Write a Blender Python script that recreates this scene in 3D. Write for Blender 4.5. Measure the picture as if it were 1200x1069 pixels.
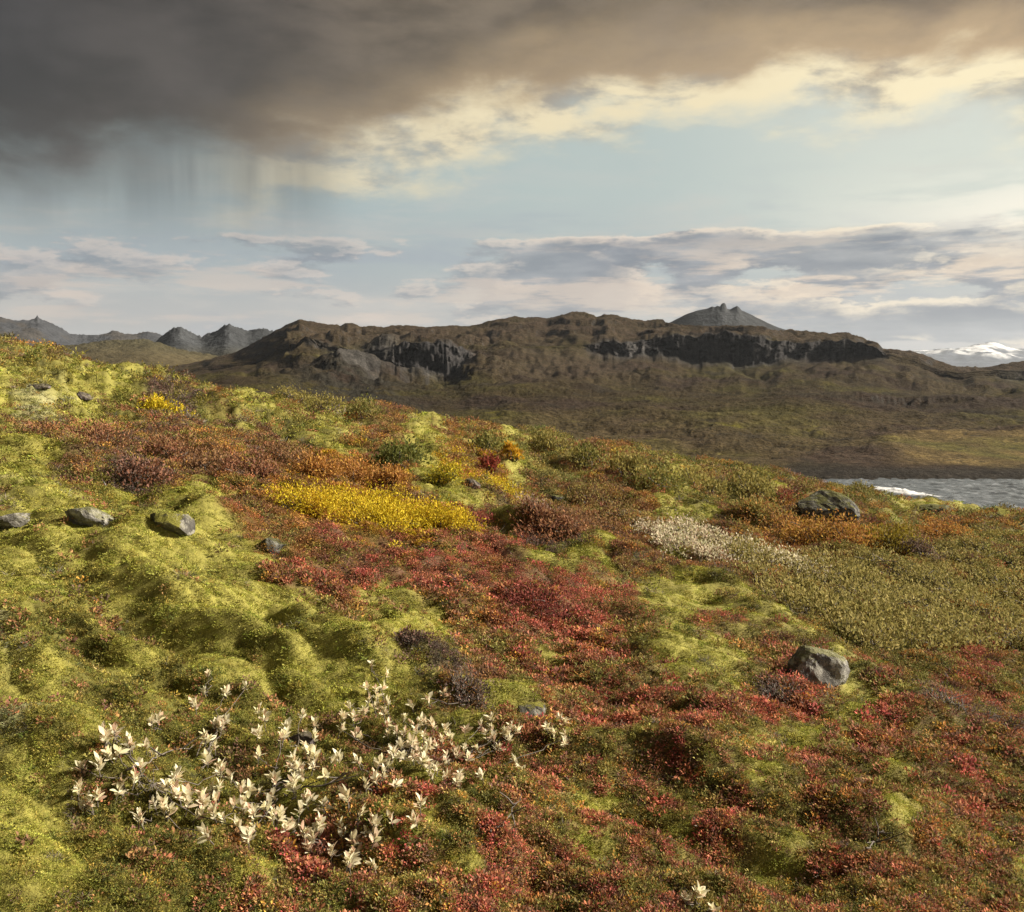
import bpy, bmesh, math, random
import numpy as np
from mathutils import Vector, Matrix, Euler

for _o in list(bpy.data.objects):
    bpy.data.objects.remove(_o)
scene = bpy.context.scene
COL = scene.collection
R = math.radians
rng = np.random.default_rng(7)
random.seed(7)

# ------------------------------------------------------------------ camera
FPX, CU, CV = 1039.0, 600.0, 534.5          # focal length and centre in photograph pixels
PITCH, EYE = R(5.74), 1.6
CP, SP = math.cos(PITCH), math.sin(PITCH)
cam_data = bpy.data.cameras.new('camera')
cam = bpy.data.objects.new('camera', cam_data)
COL.objects.link(cam)
cam.location = (0, 0, EYE)
cam.rotation_euler = (R(90) - PITCH, 0, 0)
cam_data.sensor_width = 36.0
cam_data.lens = FPX / 1200.0 * 36.0
cam_data.clip_start = 0.05
cam_data.clip_end = 60000
scene.camera = cam

# ------------------------------------------------------------------ light and exposure
EXPOSURE = 1.25
SUN_AZ, SUN_EL = R(80), R(31)
scene.view_settings.view_transform = 'Standard'
scene.view_settings.look = 'None'
scene.view_settings.exposure = EXPOSURE
scene.view_settings.gamma = 1.0
scene.view_settings.use_curve_mapping = False
scene.render.engine = 'CYCLES'
scene.cycles.use_denoising = True
scene.cycles.denoising_prefilter = 'ACCURATE'
scene.cycles.max_bounces = 5
scene.cycles.diffuse_bounces = 2
scene.cycles.transmission_bounces = 3
scene.cycles.volume_bounces = 0
scene.cycles.use_adaptive_sampling = False

sun_data = bpy.data.lights.new('sun', 'SUN')
sun_data.energy = 4.8
sun_data.angle = R(7.0)
sun_data.color = (1.0, 0.89, 0.72)
sun = bpy.data.objects.new('sun', sun_data)
COL.objects.link(sun)
_sd = Vector((math.sin(SUN_AZ) * math.cos(SUN_EL), math.cos(SUN_AZ) * math.cos(SUN_EL), math.sin(SUN_EL)))
sun.rotation_euler = (-_sd).to_track_quat('-Z', 'Y').to_euler()
sun.location = (40, 20, 60)


# ------------------------------------------------------------------ node helpers
def lin(r, g, b):
    f = lambda c: c / 12.92 if c <= 0.04045 else ((c + 0.055) / 1.055) ** 2.4
    return (f(r / 255), f(g / 255), f(b / 255))


class X:
    """a float socket with arithmetic"""
    def __init__(self, nt, s):
        self.nt, self.s = nt, s

    def _m(self, op, b=None, c=None, swap=False, clamp=False):
        n = self.nt.nodes.new('ShaderNodeMath'); n.operation = op; n.use_clamp = clamp
        ins = [self, b] if not swap else [b, self]
        if c is not None:
            ins.append(c)
        for i, v in enumerate(ins):
            if v is None:
                continue
            if isinstance(v, X):
                self.nt.links.new(v.s, n.inputs[i])
            else:
                n.inputs[i].default_value = v
        return X(self.nt, n.outputs[0])
    def __add__(a, b): return a._m('ADD', b)
    __radd__ = __add__
    def __sub__(a, b): return a._m('SUBTRACT', b)
    def __rsub__(a, b): return a._m('SUBTRACT', b, swap=True)
    def __mul__(a, b): return a._m('MULTIPLY', b)
    __rmul__ = __mul__
    def __truediv__(a, b): return a._m('DIVIDE', b)
    def pow(a, b): return a._m('POWER', b)
    def clamp(a): return a._m('ADD', 0.0, clamp=True)
    def maxi(a, b): return a._m('MAXIMUM', b)
    def mini(a, b): return a._m('MINIMUM', b)
    def exp(a): return a._m('EXPONENT')
    def step(a, lo, hi, t0=0.0, t1=1.0):
        n = a.nt.nodes.new('ShaderNodeMapRange'); n.interpolation_type = 'SMOOTHSTEP'
        a.nt.links.new(a.s, n.inputs[0])
        for i, v in zip((1, 2, 3, 4), (lo, hi, t0, t1)):
            if isinstance(v, X):
                a.nt.links.new(v.s, n.inputs[i])
            else:
                n.inputs[i].default_value = v
        return X(a.nt, n.outputs[0])


class NT:
    def __init__(self, nt):
        self.nt = nt
        nt.nodes.clear()
    def new(self, t, **kw):
        n = self.nt.nodes.new(t)
        for k, v in kw.items():
            setattr(n, k, v)
        return n
    def link(self, a, b):
        self.nt.links.new(a.s if isinstance(a, X) else a, b)
    def xyz(self, x, y, z=0.0):
        n = self.new('ShaderNodeCombineXYZ')
        for i, v in enumerate((x, y, z)):
            if isinstance(v, X):
                self.link(v, n.inputs[i])
            else:
                n.inputs[i].default_value = v
        return n.outputs[0]
    def noise(self, vec, scale, detail=4.0, rough=0.55, dist=0.0):
        n = self.new('ShaderNodeTexNoise')
        self.link(vec, n.inputs['Vector'])
        n.inputs['Scale'].default_value = scale
        n.inputs['Detail'].default_value = detail
        n.inputs['Roughness'].default_value = rough
        n.inputs['Distortion'].default_value = dist
        return X(self.nt, n.outputs[0])
    def ramp(self, fac, stops, interp='EASE'):
        n = self.new('ShaderNodeValToRGB')
        cr = n.color_ramp; cr.interpolation = interp
        while len(cr.elements) < len(stops):
            cr.elements.new(0.5)
        for e, (p, c) in zip(cr.elements, stops):
            e.position = p
            e.color = tuple(c) + (1.0,) if len(c) == 3 else c
        self.link(fac, n.inputs[0])
        return n.outputs[0]
    def curve(self, fac, lo, hi, pts, interp='EASE'):
        """piecewise float function of fac through (position, value)"""
        vmax = max(v for _, v in pts) or 1.0
        f = (fac - lo) / (hi - lo)
        o = self.ramp(f, [((p - lo) / (hi - lo), (v / vmax,) * 3) for p, v in pts], interp)
        return X(self.nt, o) * vmax
    def mix(self, fac, a, b, blend='MIX'):
        n = self.new('ShaderNodeMix', data_type='RGBA', blend_type=blend)
        n.clamp_factor = True
        for i, v in ((0, fac), (6, a), (7, b)):
            if isinstance(v, (X, bpy.types.NodeSocket)):
                self.link(v, n.inputs[i])
            elif isinstance(v, tuple):
                n.inputs[i].default_value = v + (1.0,)
            else:
                n.inputs[i].default_value = v
        return n.outputs[2]
    def scale(self, col, k):
        n = self.new('ShaderNodeVectorMath', operation='SCALE')
        self.link(col, n.inputs[0])
        if isinstance(k, X):
            self.link(k, n.inputs['Scale'])
        else:
            n.inputs['Scale'].default_value = k
        return n.outputs[0]


# ------------------------------------------------------------------ world: Nishita sky behind broken cloud
SKY_STRENGTH = 0.1
world = bpy.data.worlds.new('World')
scene.world = world
world.use_nodes = True


def build_sky():
    w = NT(world.node_tree)
    out = w.new('ShaderNodeOutputWorld')
    bg = w.new('ShaderNodeBackground')
    bg.inputs['Strength'].default_value = SKY_STRENGTH
    w.link(bg.outputs[0], out.inputs[0])
    sky = w.new('ShaderNodeTexSky', sky_type='NISHITA')
    sky.sun_disc = False
    sky.sun_elevation = SUN_EL
    sky.sun_rotation = SUN_AZ
    sky.dust_density = 2.0
    tc = w.new('ShaderNodeTexCoord')
    sp = w.new('ShaderNodeSeparateXYZ')
    w.link(tc.outputs['Generated'], sp.inputs[0])
    dx, dy, dz = [X(w.nt, s) for s in sp.outputs]
    hor = (dx * dx + dy * dy).pow(0.5).maxi(0.02)
    V = (dz / hor).maxi(0.0)
    A = dx._m('ARCTAN2', dy)
    D = tc.outputs['Generated']
    k = 1.0 / (SKY_STRENGTH * 2 ** EXPOSURE)
    c = lambda r, g, b: tuple(q * k for q in lin(r, g, b))

    # clear air between the clouds: Nishita under a thin milky veil
    base = w.ramp(V * 2.4, [(0.0, lin(172, 172, 176)), (0.12, lin(174, 174, 175)), (0.28, lin(160, 171, 174)),
                            (0.5, lin(162, 179, 178)), (0.75, lin(172, 187, 182)), (1.0, lin(158, 168, 168))])
    right = w.curve(A, -1.0, 1.0, [(-1.0, 0.0), (-0.25, 0.02), (0.1, 0.3), (0.45, 1.0), (1.0, 1.0)])
    veil = w.mix(right * V.step(0.03, 0.2), base, lin(210, 214, 200))
    veil = w.scale(veil, k)
    col = w.mix(0.94, sky.outputs[0], veil)

    # thin high streaks
    st = w.noise(w.xyz(A * 3.0, V * 14.0, 3.1), 1.6, 5.0, 0.6, 0.4)
    col = w.mix(st.step(0.5, 0.72) * 0.5 * V.step(0.30, 0.1), col, c(206, 200, 192))
    col = w.mix(st.step(0.5, 0.3) * 0.4 * V.step(0.25, 0.1), col, c(150, 160, 176))

    # low cloud streaks, lit on their tops and right-hand side
    cov = w.curve(A, -1.0, 1.0, [(-1.0, 0.50), (-0.55, 0.52), (-0.3, 0.51), (-0.05, 0.52), (0.08, 0.57), (0.45, 0.60), (1.0, 0.58)])
    band = (V.step(0.0, 0.04) * V.step(0.175, 0.13)).clamp()
    def cloudfield(da, dv):
        v2 = (V + dv) * 19.0
        n1 = w.noise(w.xyz((A + da) * 6.0, v2, 7.7), 1.25, 9.0, 0.6, 0.0)
        n2 = w.noise(w.xyz((A + da) * 2.0, (V + dv) * 12.0, 2.2), 1.3, 2.0, 0.5)
        return n1 * 0.72 + n2 * 0.36 - 0.04 + cov - 1.0 + (band - 1.0) * 0.35
    m0 = cloudfield(0.0, 0.0)
    m1 = cloudfield(0.010, 0.009)
    body = m0.step(0.0, 0.06)
    lit = (m0 - m1).step(-0.02, 0.045)
    warm = w.mix(right, c(222, 206, 194), c(255, 238, 208))
    grey = w.mix(w.noise(w.xyz(A * 12.0, V * 50.0, 1.0), 1.0, 4.0).step(0.35, 0.7), c(112, 122, 136), c(152, 157, 164))
    cc = w.mix(lit * m0.step(0.16, 0.03), grey, warm)
    col = w.mix(body * w.curve(A, -1, 1, [(-1, .6), (-.1, .6), (.15, .92), (1, .92)]), col, cc)
    # peach streaks low down
    gl = w.noise(w.xyz(A * 4.5, V * 34.0, 15.0), 1.3, 6.0, 0.62)
    col = w.mix(gl.step(0.5, 0.62) * V.step(0.17, 0.09) * V.step(0.005, 0.03) * w.curve(A, -1, 1, [(-1, .5), (-.2, .5), (.3, .7), (1, .7)]), col, w.mix(right, c(216, 198, 184), c(248, 224, 194)))
    # the bright break where the sun stands behind cloud
    ga, gv = (A - 0.58) / 0.20, (V - 0.150) / 0.035
    brk = ((ga * ga + gv * gv) * -1.0).exp() * w.noise(w.xyz(A * 6.0, V * 36.0, 4.0), 1.2, 6.0, 0.6).step(0.36, 0.56)
    col = w.mix(brk * 0.95, col, c(255, 248, 230))

    # the dark rain-bearing deck overhead
    edge = w.curve(A, -1.2, 1.2, [(-1.2, 0.17), (-0.53, 0.18), (-0.32, 0.215), (-0.2, 0.255), (-0.10, 0.275), (0.02, 0.315), (0.15, 0.328),
                                  (0.30, 0.316), (0.42, 0.30), (0.56, 0.275), (1.2, 0.25)])
    puff = w.noise(w.xyz(A * 1.0, V * 1.9, 2.0), 7.0, 8.0, 0.58, 0.15)
    big = w.noise(w.xyz(A * 1.0, V * 1.6, 6.0), 2.6, 3.0, 0.5)
    soft = w.curve(A, -1.2, 1.2, [(-1.2, 0.05), (-0.4, 0.05), (-0.2, 0.03), (0.1, 0.022), (1.2, 0.022)])
    dd = V - edge + (puff - 0.5) * 0.15 + (big - 0.5) * 0.09
    # sunlit cream rim and torn cloud below the deck
    ramt = w.curve(A, -1.2, 1.2, [(-1.2, 0.0), (-0.36, 0.05), (-0.22, 0.7), (0.0, 0.9), (0.55, 1.0), (1.2, 0.9)])
    rag = w.noise(w.xyz(A * 1.0, V * 2.6, 9.0), 9.0, 8.0, 0.6, 0.2)
    rim = (dd + (rag - 0.5) * 0.10).step(-0.085, -0.02) * ramt
    rimc = w.mix(rag.step(0.36, 0.56), c(158, 148, 134), w.mix(right, c(244, 224, 180), c(255, 238, 196)))
    col = w.mix(rim * 0.92, col, rimc)
    deck = dd.step(soft * -1.0, soft)
    tone = w.ramp((A + 1.2) / 2.4, [(0.0, c(44, 43, 46)), (0.27, c(48, 46, 49)), (0.36, c(70, 64, 61)), (0.48, c(108, 96, 82)),
                                    (0.62, c(122, 108, 92)), (0.75, c(130, 112, 96)), (1.0, c(118, 104, 94))])
    tone = w.mix((puff * 0.6 + rag * 0.4).step(0.34, 0.66), w.scale(tone, 0.55), w.scale(tone, 1.4))
    tone = w.mix(dd.step(0.085, 0.0) * ramt * (0.45 + 0.4 * right), tone, c(206, 178, 138))
    col = w.mix(deck * 0.98, col, tone)
    # rain hanging from it on the left
    rn = w.noise(w.xyz(A * 26.0, V * 2.0, 5.0), 1.0, 3.0, 0.6)
    rain = w.curve(A, -1.4, 1.0, [(-1.4, 0.0), (-1.1, 0.7), (-0.45, 1.0), (-0.30, 0.95), (-0.24, 0.75), (-0.16, 0.0), (1.0, 0.0)])
    rain = rain * V.step(0.10, 0.22) * rn.step(0.25, 0.72, 0.55, 1.0) * (1.0 - deck * 0.9)
    col = w.mix(rain * 0.85, col, c(74, 78, 83))
    w.link(col, bg.inputs['Color'])


build_sky()

# ------------------------------------------------------------------ numpy noise
def _hash(ix, iy, seed):
    h = (ix.astype(np.int64) * 374761393 + iy.astype(np.int64) * 668265263 + seed * 1442695041) & 0xFFFFFFFF
    h = ((h ^ (h >> 13)) * 1274126177) & 0xFFFFFFFF
    return (h ^ (h >> 16)) & 0xFFFF


_ang = np.linspace(0, 2 * np.pi, 65536, endpoint=False)
_GX, _GY = np.cos(_ang).astype(np.float32), np.sin(_ang).astype(np.float32)


def perlin(x, y, seed=0):
    x = np.asarray(x, np.float64); y = np.asarray(y, np.float64)
    ix, iy = np.floor(x), np.floor(y)
    fx, fy = (x - ix).astype(np.float32), (y - iy).astype(np.float32)
    ux, uy = fx * fx * fx * (fx * (fx * 6 - 15) + 10), fy * fy * fy * (fy * (fy * 6 - 15) + 10)
    def g(a, b):
        h = _hash(ix + a, iy + b, seed)
        return _GX[h] * (fx - a) + _GY[h] * (fy - b)
    n0 = g(0, 0) + ux * (g(1, 0) - g(0, 0))
    n1 = g(0, 1) + ux * (g(1, 1) - g(0, 1))
    return (n0 + uy * (n1 - n0)) * 1.5


def fbm(x, y, wl, octv=4, gain=0.5, seed=0):
    s, a, f, t = 0.0, 1.0, 1.0 / wl, 0.0
    for i in range(octv):
        s = s + a * perlin(x * f + 17.3 * i, y * f - 9.1 * i, seed + i)
        t += a; a *= gain; f *= 2.03
    return s / t * 1.3


def cushion(x, y, wl, seed=0):
    """rounded cushions with sharp creases between them, 0..1"""
    gx, gy = x / wl, y / wl
    ix, iy = np.floor(gx), np.floor(gy)
    best = np.full(np.shape(gx), 9.0)
    for a in (-1, 0, 1):
        for b in (-1, 0, 1):
            h1 = _hash(ix + a, iy + b, seed) / 65536.0
            h2 = _hash(ix + a, iy + b, seed + 91) / 65536.0
            d = (gx - ix - a - h1) ** 2 + (gy - iy - b - h2) ** 2
            best = np.minimum(best, d)
    return np.clip(1.0 - best / 0.72, 0, 1)


def sstep(x, lo, hi):
    t = np.clip((x - lo) / (hi - lo), 0, 1)
    return t * t * (3 - 2 * t)


# ------------------------------------------------------------------ photograph pixels <-> directions
def ray(u, v):
    cx, cz = (u - CU) / FPX, -(v - CV) / FPX
    return cx, CP + cz * SP, -SP + cz * CP


def project(x, y, z):
    dep = y * CP - (z - EYE) * SP
    up = y * SP + (z - EYE) * CP
    dep = np.maximum(dep, 0.4)
    return CU + FPX * x / dep, CV - FPX * up / dep


def plane_hit(u, v):
    dx, dy, dz = ray(u, v)
    t = EYE / -(dz + 0.16 * dx + 0.045 * dy)
    return dx * t, dy * t


# ------------------------------------------------------------------ the slope: height in metres at (x, y)
RIVER_Z = -18.0
# broad moss hummocks and hollows seen in the foreground: pixel centre, half sizes in metres, height, tilt
HUMMOCKS = [(150, 668, 1.25, 0.42, 0.30, -0.25), (40, 610, 0.8, 0.35, 0.2, 0.0), (215, 612, 0.55, 0.3, 0.16, -0.2), (265, 665, 0.55, 0.3, 0.10, -0.4),
            (60, 745, 0.7, 0.35, 0.18, 0.1), (330, 760, 0.9, 0.38, 0.22, -0.2), (420, 800, 0.5, 0.3, 0.08, -0.2), (-20, 830, 0.55, 0.35, 0.18, 0.0),
            (20, 930, 0.42, 0.26, 0.17, 0.0), (200, 770, 0.5, 0.3, -0.10, 0.0), (120, 800, 0.6, 0.3, -0.08, 0.0), (620, 832, 0.16, 0.12, 0.07, 0.0),
            (650, 640, 1.6, 0.5, 0.14, -0.4), (820, 690, 1.0, 0.5, 0.10, -0.7), (810, 770, 0.45, 0.3, 0.10, -0.5), (945, 790, 0.42, 0.35, 0.10, -0.5),
            (790, 910, 0.22, 0.16, 0.06, 0.0), (870, 900, 0.25, 0.2, 0.06, 0.0), (640, 715, 0.4, 0.25, -0.06, 0.0), (560, 745, 0.6, 0.3, -0.06, 0.0),
            (470, 650, 0.9, 0.4, -0.10, 0.0), (40, 545, 1.4, 0.5, 0.22, -0.1), (150, 530, 1.2, 0.5, 0.15, -0.1), (370, 700, 0.6, 0.3, 0.08, -0.3),
            (120, 455, 4.5, 1.6, 0.35, -0.2), (250, 450, 4.0, 1.6, 0.31, -0.2), (340, 470, 4.0, 1.6, 0.45, -0.2), (30, 470, 2.6, 1.2, 0.35, -0.2), (60, 425, 5, 2.5, 0.15, 0),
            (480, 515, 3.0, 1.2, 0.4, -0.3), (540, 582, 1.6, 0.6, 0.22, -0.3), (1130, 615, 2.5, 1.6, 0.3, 0.0), (1050, 615, 2.0, 1.2, 0.3, 0.0),
            (960, 600, 1.6, 1.2, 0.25, 0.0), (1170, 630, 2.5, 1.5, 0.3, 0.0)]
_HUM = []
for (_u, _v, _a, _b, _h, _t) in HUMMOCKS:
    _x, _y = plane_hit(_u, _v)
    _HUM.append((_x, _y, _a, _b, _h, math.cos(_t), math.sin(_t)))


def terrace_drop(x, y):
    """the moss-edged bank: ground right of and beyond it lies lower"""
    xr = np.interp(y, [2.0, 4.5, 6.0, 7.5, 9.0, 9.8, 10.6, 11.4], [3.7, 3.1, 2.75, 2.55, 2.2, 1.6, 0.6, -1.2])
    s = x - xr + 0.12 * perlin(x * 0.9, y * 0.9, 41)
    fade = sstep(x, -1.5, 0.8) * (1 - sstep(y, 16, 26)) * sstep(y, 2.5, 5.0)
    return -0.42 * sstep(s, -0.08, 1.0) * fade + 0.07 * np.exp(-((s + 0.15) / 0.25) ** 2) * fade


def height(x, y):
    x = np.asarray(x, np.float64); y = np.asarray(y, np.float64)
    r = np.hypot(x, y)
    z = -0.16 * np.clip(x, -90, 110) - 0.045 * np.clip(y, -60, 300)
    z = z + terrace_drop(x, y)
    z = z - 0.65 * sstep(-x, 8, 22) * sstep(y, 30, 48)
    z = z - 1.0 * sstep(x, 22, 36) * sstep(y, 25, 50)
    far = sstep(r, 9, 26)
    z = z + fbm(x, y, 11.0, 3, 0.5, 3) * 0.55 * far
    # hummocks
    wx = x + 0.25 * perlin(x * 0.7, y * 0.7, 11); wy = y + 0.25 * perlin(x * 0.7, y * 0.7, 12)
    ax, ay = wx * 0.85 + wy * 0.35, (wy * 0.85 - wx * 0.35) * 1.35
    z = z + (cushion(ax, ay, 1.15, 5) - 0.45) * 0.13 * (1 - 0.4 * far) * (1 - 0.45 * sstep(x, 0.0, 1.5) * (1 - far)) * sstep(r, 1.2, 3.0)
    z = z + fbm(ax, ay, 0.55, 3, 0.55, 23) * 0.06
    z = z + ((cushion(ax, ay, 3.2, 6) - 0.45) * 0.6 + (cushion(ax + 5, ay, 1.7, 16) - 0.45) * 0.3) * far
    z = z + (cushion(ax, ay, 0.36, 8) - 0.4) * 0.06 * (1 - 0.5 * far) + (cushion(ax * 0.8 + 3, ay * 1.2, 0.75, 9) - 0.4) * 0.08 * sstep(r, 1.5, 3.0)
    fx, fy = wx * 0.95 - wy * 0.30, wy * 0.95 + wx * 0.30                # moss folds trend down to the right
    fold = np.abs(perlin(fx / 1.5, fy / 0.62, 301)) * 0.20 + np.abs(perlin(fx / 0.62, fy / 0.27, 302)) * 0.085 + np.abs(perlin(fx / 0.27, fy / 0.12, 303)) * 0.032
    z = z + (fold - 0.08) * (1 + 0.8 * far) * (1 - 0.5 * sstep(x, 0.0, 1.5) * (1 - far)) * sstep(r, 1.0, 2.5)
    for (hx, hy, a, b, h, c, s) in _HUM:
        if h > 0.3:
            m = sstep(y, 10, 14)
        else:
            m = 1.0
        px, py = wx - hx, wy - hy
        q = ((px * c + py * s) / a) ** 2 + ((-px * s + py * c) / b) ** 2
        z = z + h * np.exp(-q * 0.9) * m
    # brow of the slope, then down to the valley floor
    brow = 58 + 3.0 * perlin(x / 14.0, 0 * x, 77)
    z = z - 0.5 * 5.0 * np.logaddexp(0, (y - brow) / 5.0)
    floor = -19.6 + 0.5 * perlin(x / 30, y / 30, 5)
    bank = floor + 3.2 * (1 - sstep(y, 48, 66))
    kk = 1.2
    z = kk * np.logaddexp(z / kk, bank / kk)
    return z


# polar grid round the camera: rows follow what the eye resolves on the slope, columns are dense ahead
_rows = np.concatenate([[0.03], np.linspace(0.4, 2.0, 14), 1.62 * 887 / np.linspace(700, 16, 560),
                        np.geomspace(92, 8800, 50)])
_rows = np.unique(_rows)
_az = np.concatenate([np.linspace(-180, -44, 36)[:-1], np.linspace(-44, -36, 40)[:-1], np.linspace(-36, 36, 760),
                      np.linspace(36, 44, 40)[1:], np.linspace(44, 180, 36)[1:]])
_az = np.radians(_az)
NR, NA = len(_rows), len(_az)
GR, GA = np.meshgrid(_rows, _az, indexing='ij')
GX, GY = GR * np.sin(GA), GR * np.cos(GA)
GZ = height(GX, GY)


def terrain_z(x, y):
    """height of the built ground mesh (bilinear on the polar grid)"""
    x = np.asarray(x, float); y = np.asarray(y, float)
    fi = np.interp(np.hypot(x, y), _rows, np.arange(NR)); fj = np.interp(np.arctan2(x, y), _az, np.arange(NA))
    i = np.clip(fi.astype(int), 0, NR - 2); j = np.clip(fj.astype(int), 0, NA - 2)
    a, b = fi - i, fj - j
    return (GZ[i, j] * (1 - a) * (1 - b) + GZ[i + 1, j] * a * (1 - b) + GZ[i, j + 1] * (1 - a) * b + GZ[i + 1, j + 1] * a * b)


def hit(u, v):
    """where the sight line of a photograph pixel meets the slope"""
    dx, dy, dz = ray(u, v)
    t = np.geomspace(1.2, 75, 2600)
    below = EYE + dz * t < terrain_z(dx * t, dy * t)
    k = int(np.argmax(below)) if below.any() else len(t) - 1
    t = t[k]
    return Vector((dx * t, dy * t, float(terrain_z(dx * t, dy * t))))


# ------------------------------------------------------------------ what grows where
MAP_V0, MAP_DV, MAP_DU = 420.0, 35.0, 50.0
# 0 bright moss, 1 olive moss and crowberry, 2 pale moss, 3 red bilberry, 4 mixed heath, 5 bronze scrub,
# 6 orange-brown scrub, 7 dark twiggy heath, 8 green scrub, 9 yellow leaves
VEGETATION = [
    [8, 5, 5, 5, 8, 8, 5, 5, 8, 8, 8, 8, 8, 8, 8, 8, 8, 8, 8, 8, 8, 8, 8, 8, 8],
    [0, 1, 0, 0, 1, 0, 0, 5, 8, 0, 8, 0, 8, 8, 8, 8, 8, 8, 8, 8, 8, 8, 8, 8, 8],
    [0, 2, 0, 1, 7, 1, 0, 1, 0, 5, 0, 8, 0, 5, 8, 0, 8, 8, 8, 4, 8, 8, 0, 8, 8],
    [1, 5, 0, 5, 5, 6, 5, 1, 0, 6, 0, 6, 0, 8, 5, 0, 8, 8, 8, 8, 6, 8, 0, 8, 8],
    [0, 0, 5, 7, 5, 6, 0, 6, 9, 6, 0, 9, 0, 8, 6, 8, 0, 8, 8, 5, 0, 8, 0, 0, 8],
    [0, 0, 1, 0, 0, 0, 6, 9, 9, 9, 0, 0, 5, 5, 5, 6, 0, 8, 0, 4, 8, 0, 0, 0, 1],
    [2, 0, 0, 1, 0, 0, 6, 6, 9, 9, 9, 3, 0, 7, 5, 5, 0, 5, 6, 6, 6, 8, 6, 8, 8],
    [0, 0, 0, 0, 0, 0, 0, 6, 3, 3, 3, 3, 3, 0, 0, 5, 5, 5, 5, 8, 8, 8, 8, 8, 8],
    [0, 0, 0, 0, 0, 0, 0, 3, 3, 0, 3, 3, 3, 3, 3, 0, 0, 0, 8, 8, 8, 8, 8, 8, 8],
    [0, 0, 1, 0, 0, 0, 0, 0, 6, 0, 0, 6, 3, 3, 3, 4, 0, 4, 0, 0, 8, 8, 8, 3, 8],
    [0, 1, 1, 1, 0, 0, 0, 0, 1, 0, 0, 4, 4, 0, 3, 4, 0, 0, 4, 4, 0, 4, 3, 3, 8],
    [2, 1, 1, 0, 1, 0, 0, 0, 0, 0, 7, 5, 4, 3, 4, 4, 0, 0, 4, 0, 1, 4, 3, 4, 3],
    [0, 0, 1, 1, 0, 1, 1, 1, 0, 0, 1, 5, 0, 4, 3, 3, 4, 4, 3, 3, 0, 4, 4, 3, 4],
    [1, 0, 1, 1, 1, 1, 0, 1, 1, 1, 0, 0, 4, 4, 0, 4, 3, 4, 0, 0, 4, 3, 4, 4, 4],
    [2, 2, 0, 1, 1, 0, 1, 1, 1, 1, 4, 4, 0, 3, 4, 4, 4, 0, 4, 3, 4, 0, 4, 4, 4],
    [2, 1, 0, 1, 1, 1, 1, 0, 1, 1, 0, 1, 4, 4, 0, 4, 1, 4, 0, 4, 4, 4, 4, 3, 4],
    [1, 0, 1, 1, 0, 1, 1, 0, 4, 4, 4, 1, 4, 4, 3, 4, 0, 3, 4, 4, 4, 0, 4, 4, 4],
    [0, 0, 1, 0, 1, 1, 1, 3, 4, 1, 0, 4, 3, 4, 0, 4, 3, 4, 0, 4, 4, 4, 4, 4, 0],
    [0, 0, 0, 1, 1, 1, 0, 3, 4, 4, 4, 0, 3, 4, 4, 0, 4, 4, 4, 0, 4, 4, 4, 4, 4],
    [0, 0, 0, 1, 1, 1, 4, 4, 1, 4, 4, 3, 4, 4, 4, 4, 4, 4, 4, 4, 1, 4, 4, 4, 4]]
SPECIES = ['m', 'o', 'p', 'r', 'h', 'b', 'n', 'k', 'g', 'y']
_onehot = np.eye(len(SPECIES), dtype=np.float32)[np.array(VEGETATION)]


def species(x, y, sharp=True):
    """share of each plant at ground points, with ragged natural borders"""
    z0 = -0.16 * x - 0.045 * y
    u, v = project(x, np.maximum(y, 0.6), z0)
    r = np.hypot(x, y)
    sc = np.maximum(r * 0.11, 0.25)                                   # border raggedness
    lg = np.log(np.maximum(r, 0.5)) * 9.0
    th = np.arctan2(x, y) * 9.0
    u = u + 26 * perlin(th * 2.2, lg * 1.2, 31) + 16 * perlin(th * 6, lg * 3, 32)
    v = v + (15 * perlin(th * 2.2 + 40, lg * 1.2, 33) + 9 * perlin(th * 6 + 40, lg * 3, 34))
    gu = np.clip(u / MAP_DU, 0, 23.999); gv = np.clip((v - MAP_V0) / MAP_DV, 0, len(VEGETATION) - 1.001)
    j, i = gu.astype(int), gv.astype(int)
    a, b = (gu - j)[..., None], (gv - i)[..., None]
    w = (_onehot[i, j] * (1 - a) * (1 - b) + _onehot[i, j + 1] * a * (1 - b) + _onehot[i + 1, j] * (1 - a) * b + _onehot[i + 1, j + 1] * a * b)
    wl = np.clip(r * 0.055, 0.12, 1.5)
    for s in range(len(SPECIES)):
        n = perlin(th * 3.1 * 2 + s * 13.7, lg * 4.2 + s * 7.1, 60 + s) + 0.7 * perlin(th * 15 + s * 3.7, lg * 9 + s * 9.1, 80 + s)
        w[..., s] = np.maximum(w[..., s] + 0.30 * n * (w[..., s] > 0.01), 0)
    w = w ** (4.0 if sharp else 1.6)
    return w / np.maximum(w.sum(-1, keepdims=True), 1e-6)


# albedo of the mat itself under each plant
MAT = {'m': (0.250, 0.232, 0.056), 'o': (0.120, 0.112, 0.028), 'p': (0.300, 0.290, 0.140), 'r': (0.140, 0.075, 0.045), 'h': (0.130, 0.100, 0.036),
       'b': (0.095, 0.058, 0.030), 'n': (0.130, 0.072, 0.026), 'k': (0.050, 0.036, 0.026), 'g': (0.135, 0.122, 0.040), 'y': (0.16, 0.12, 0.02)}


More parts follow.
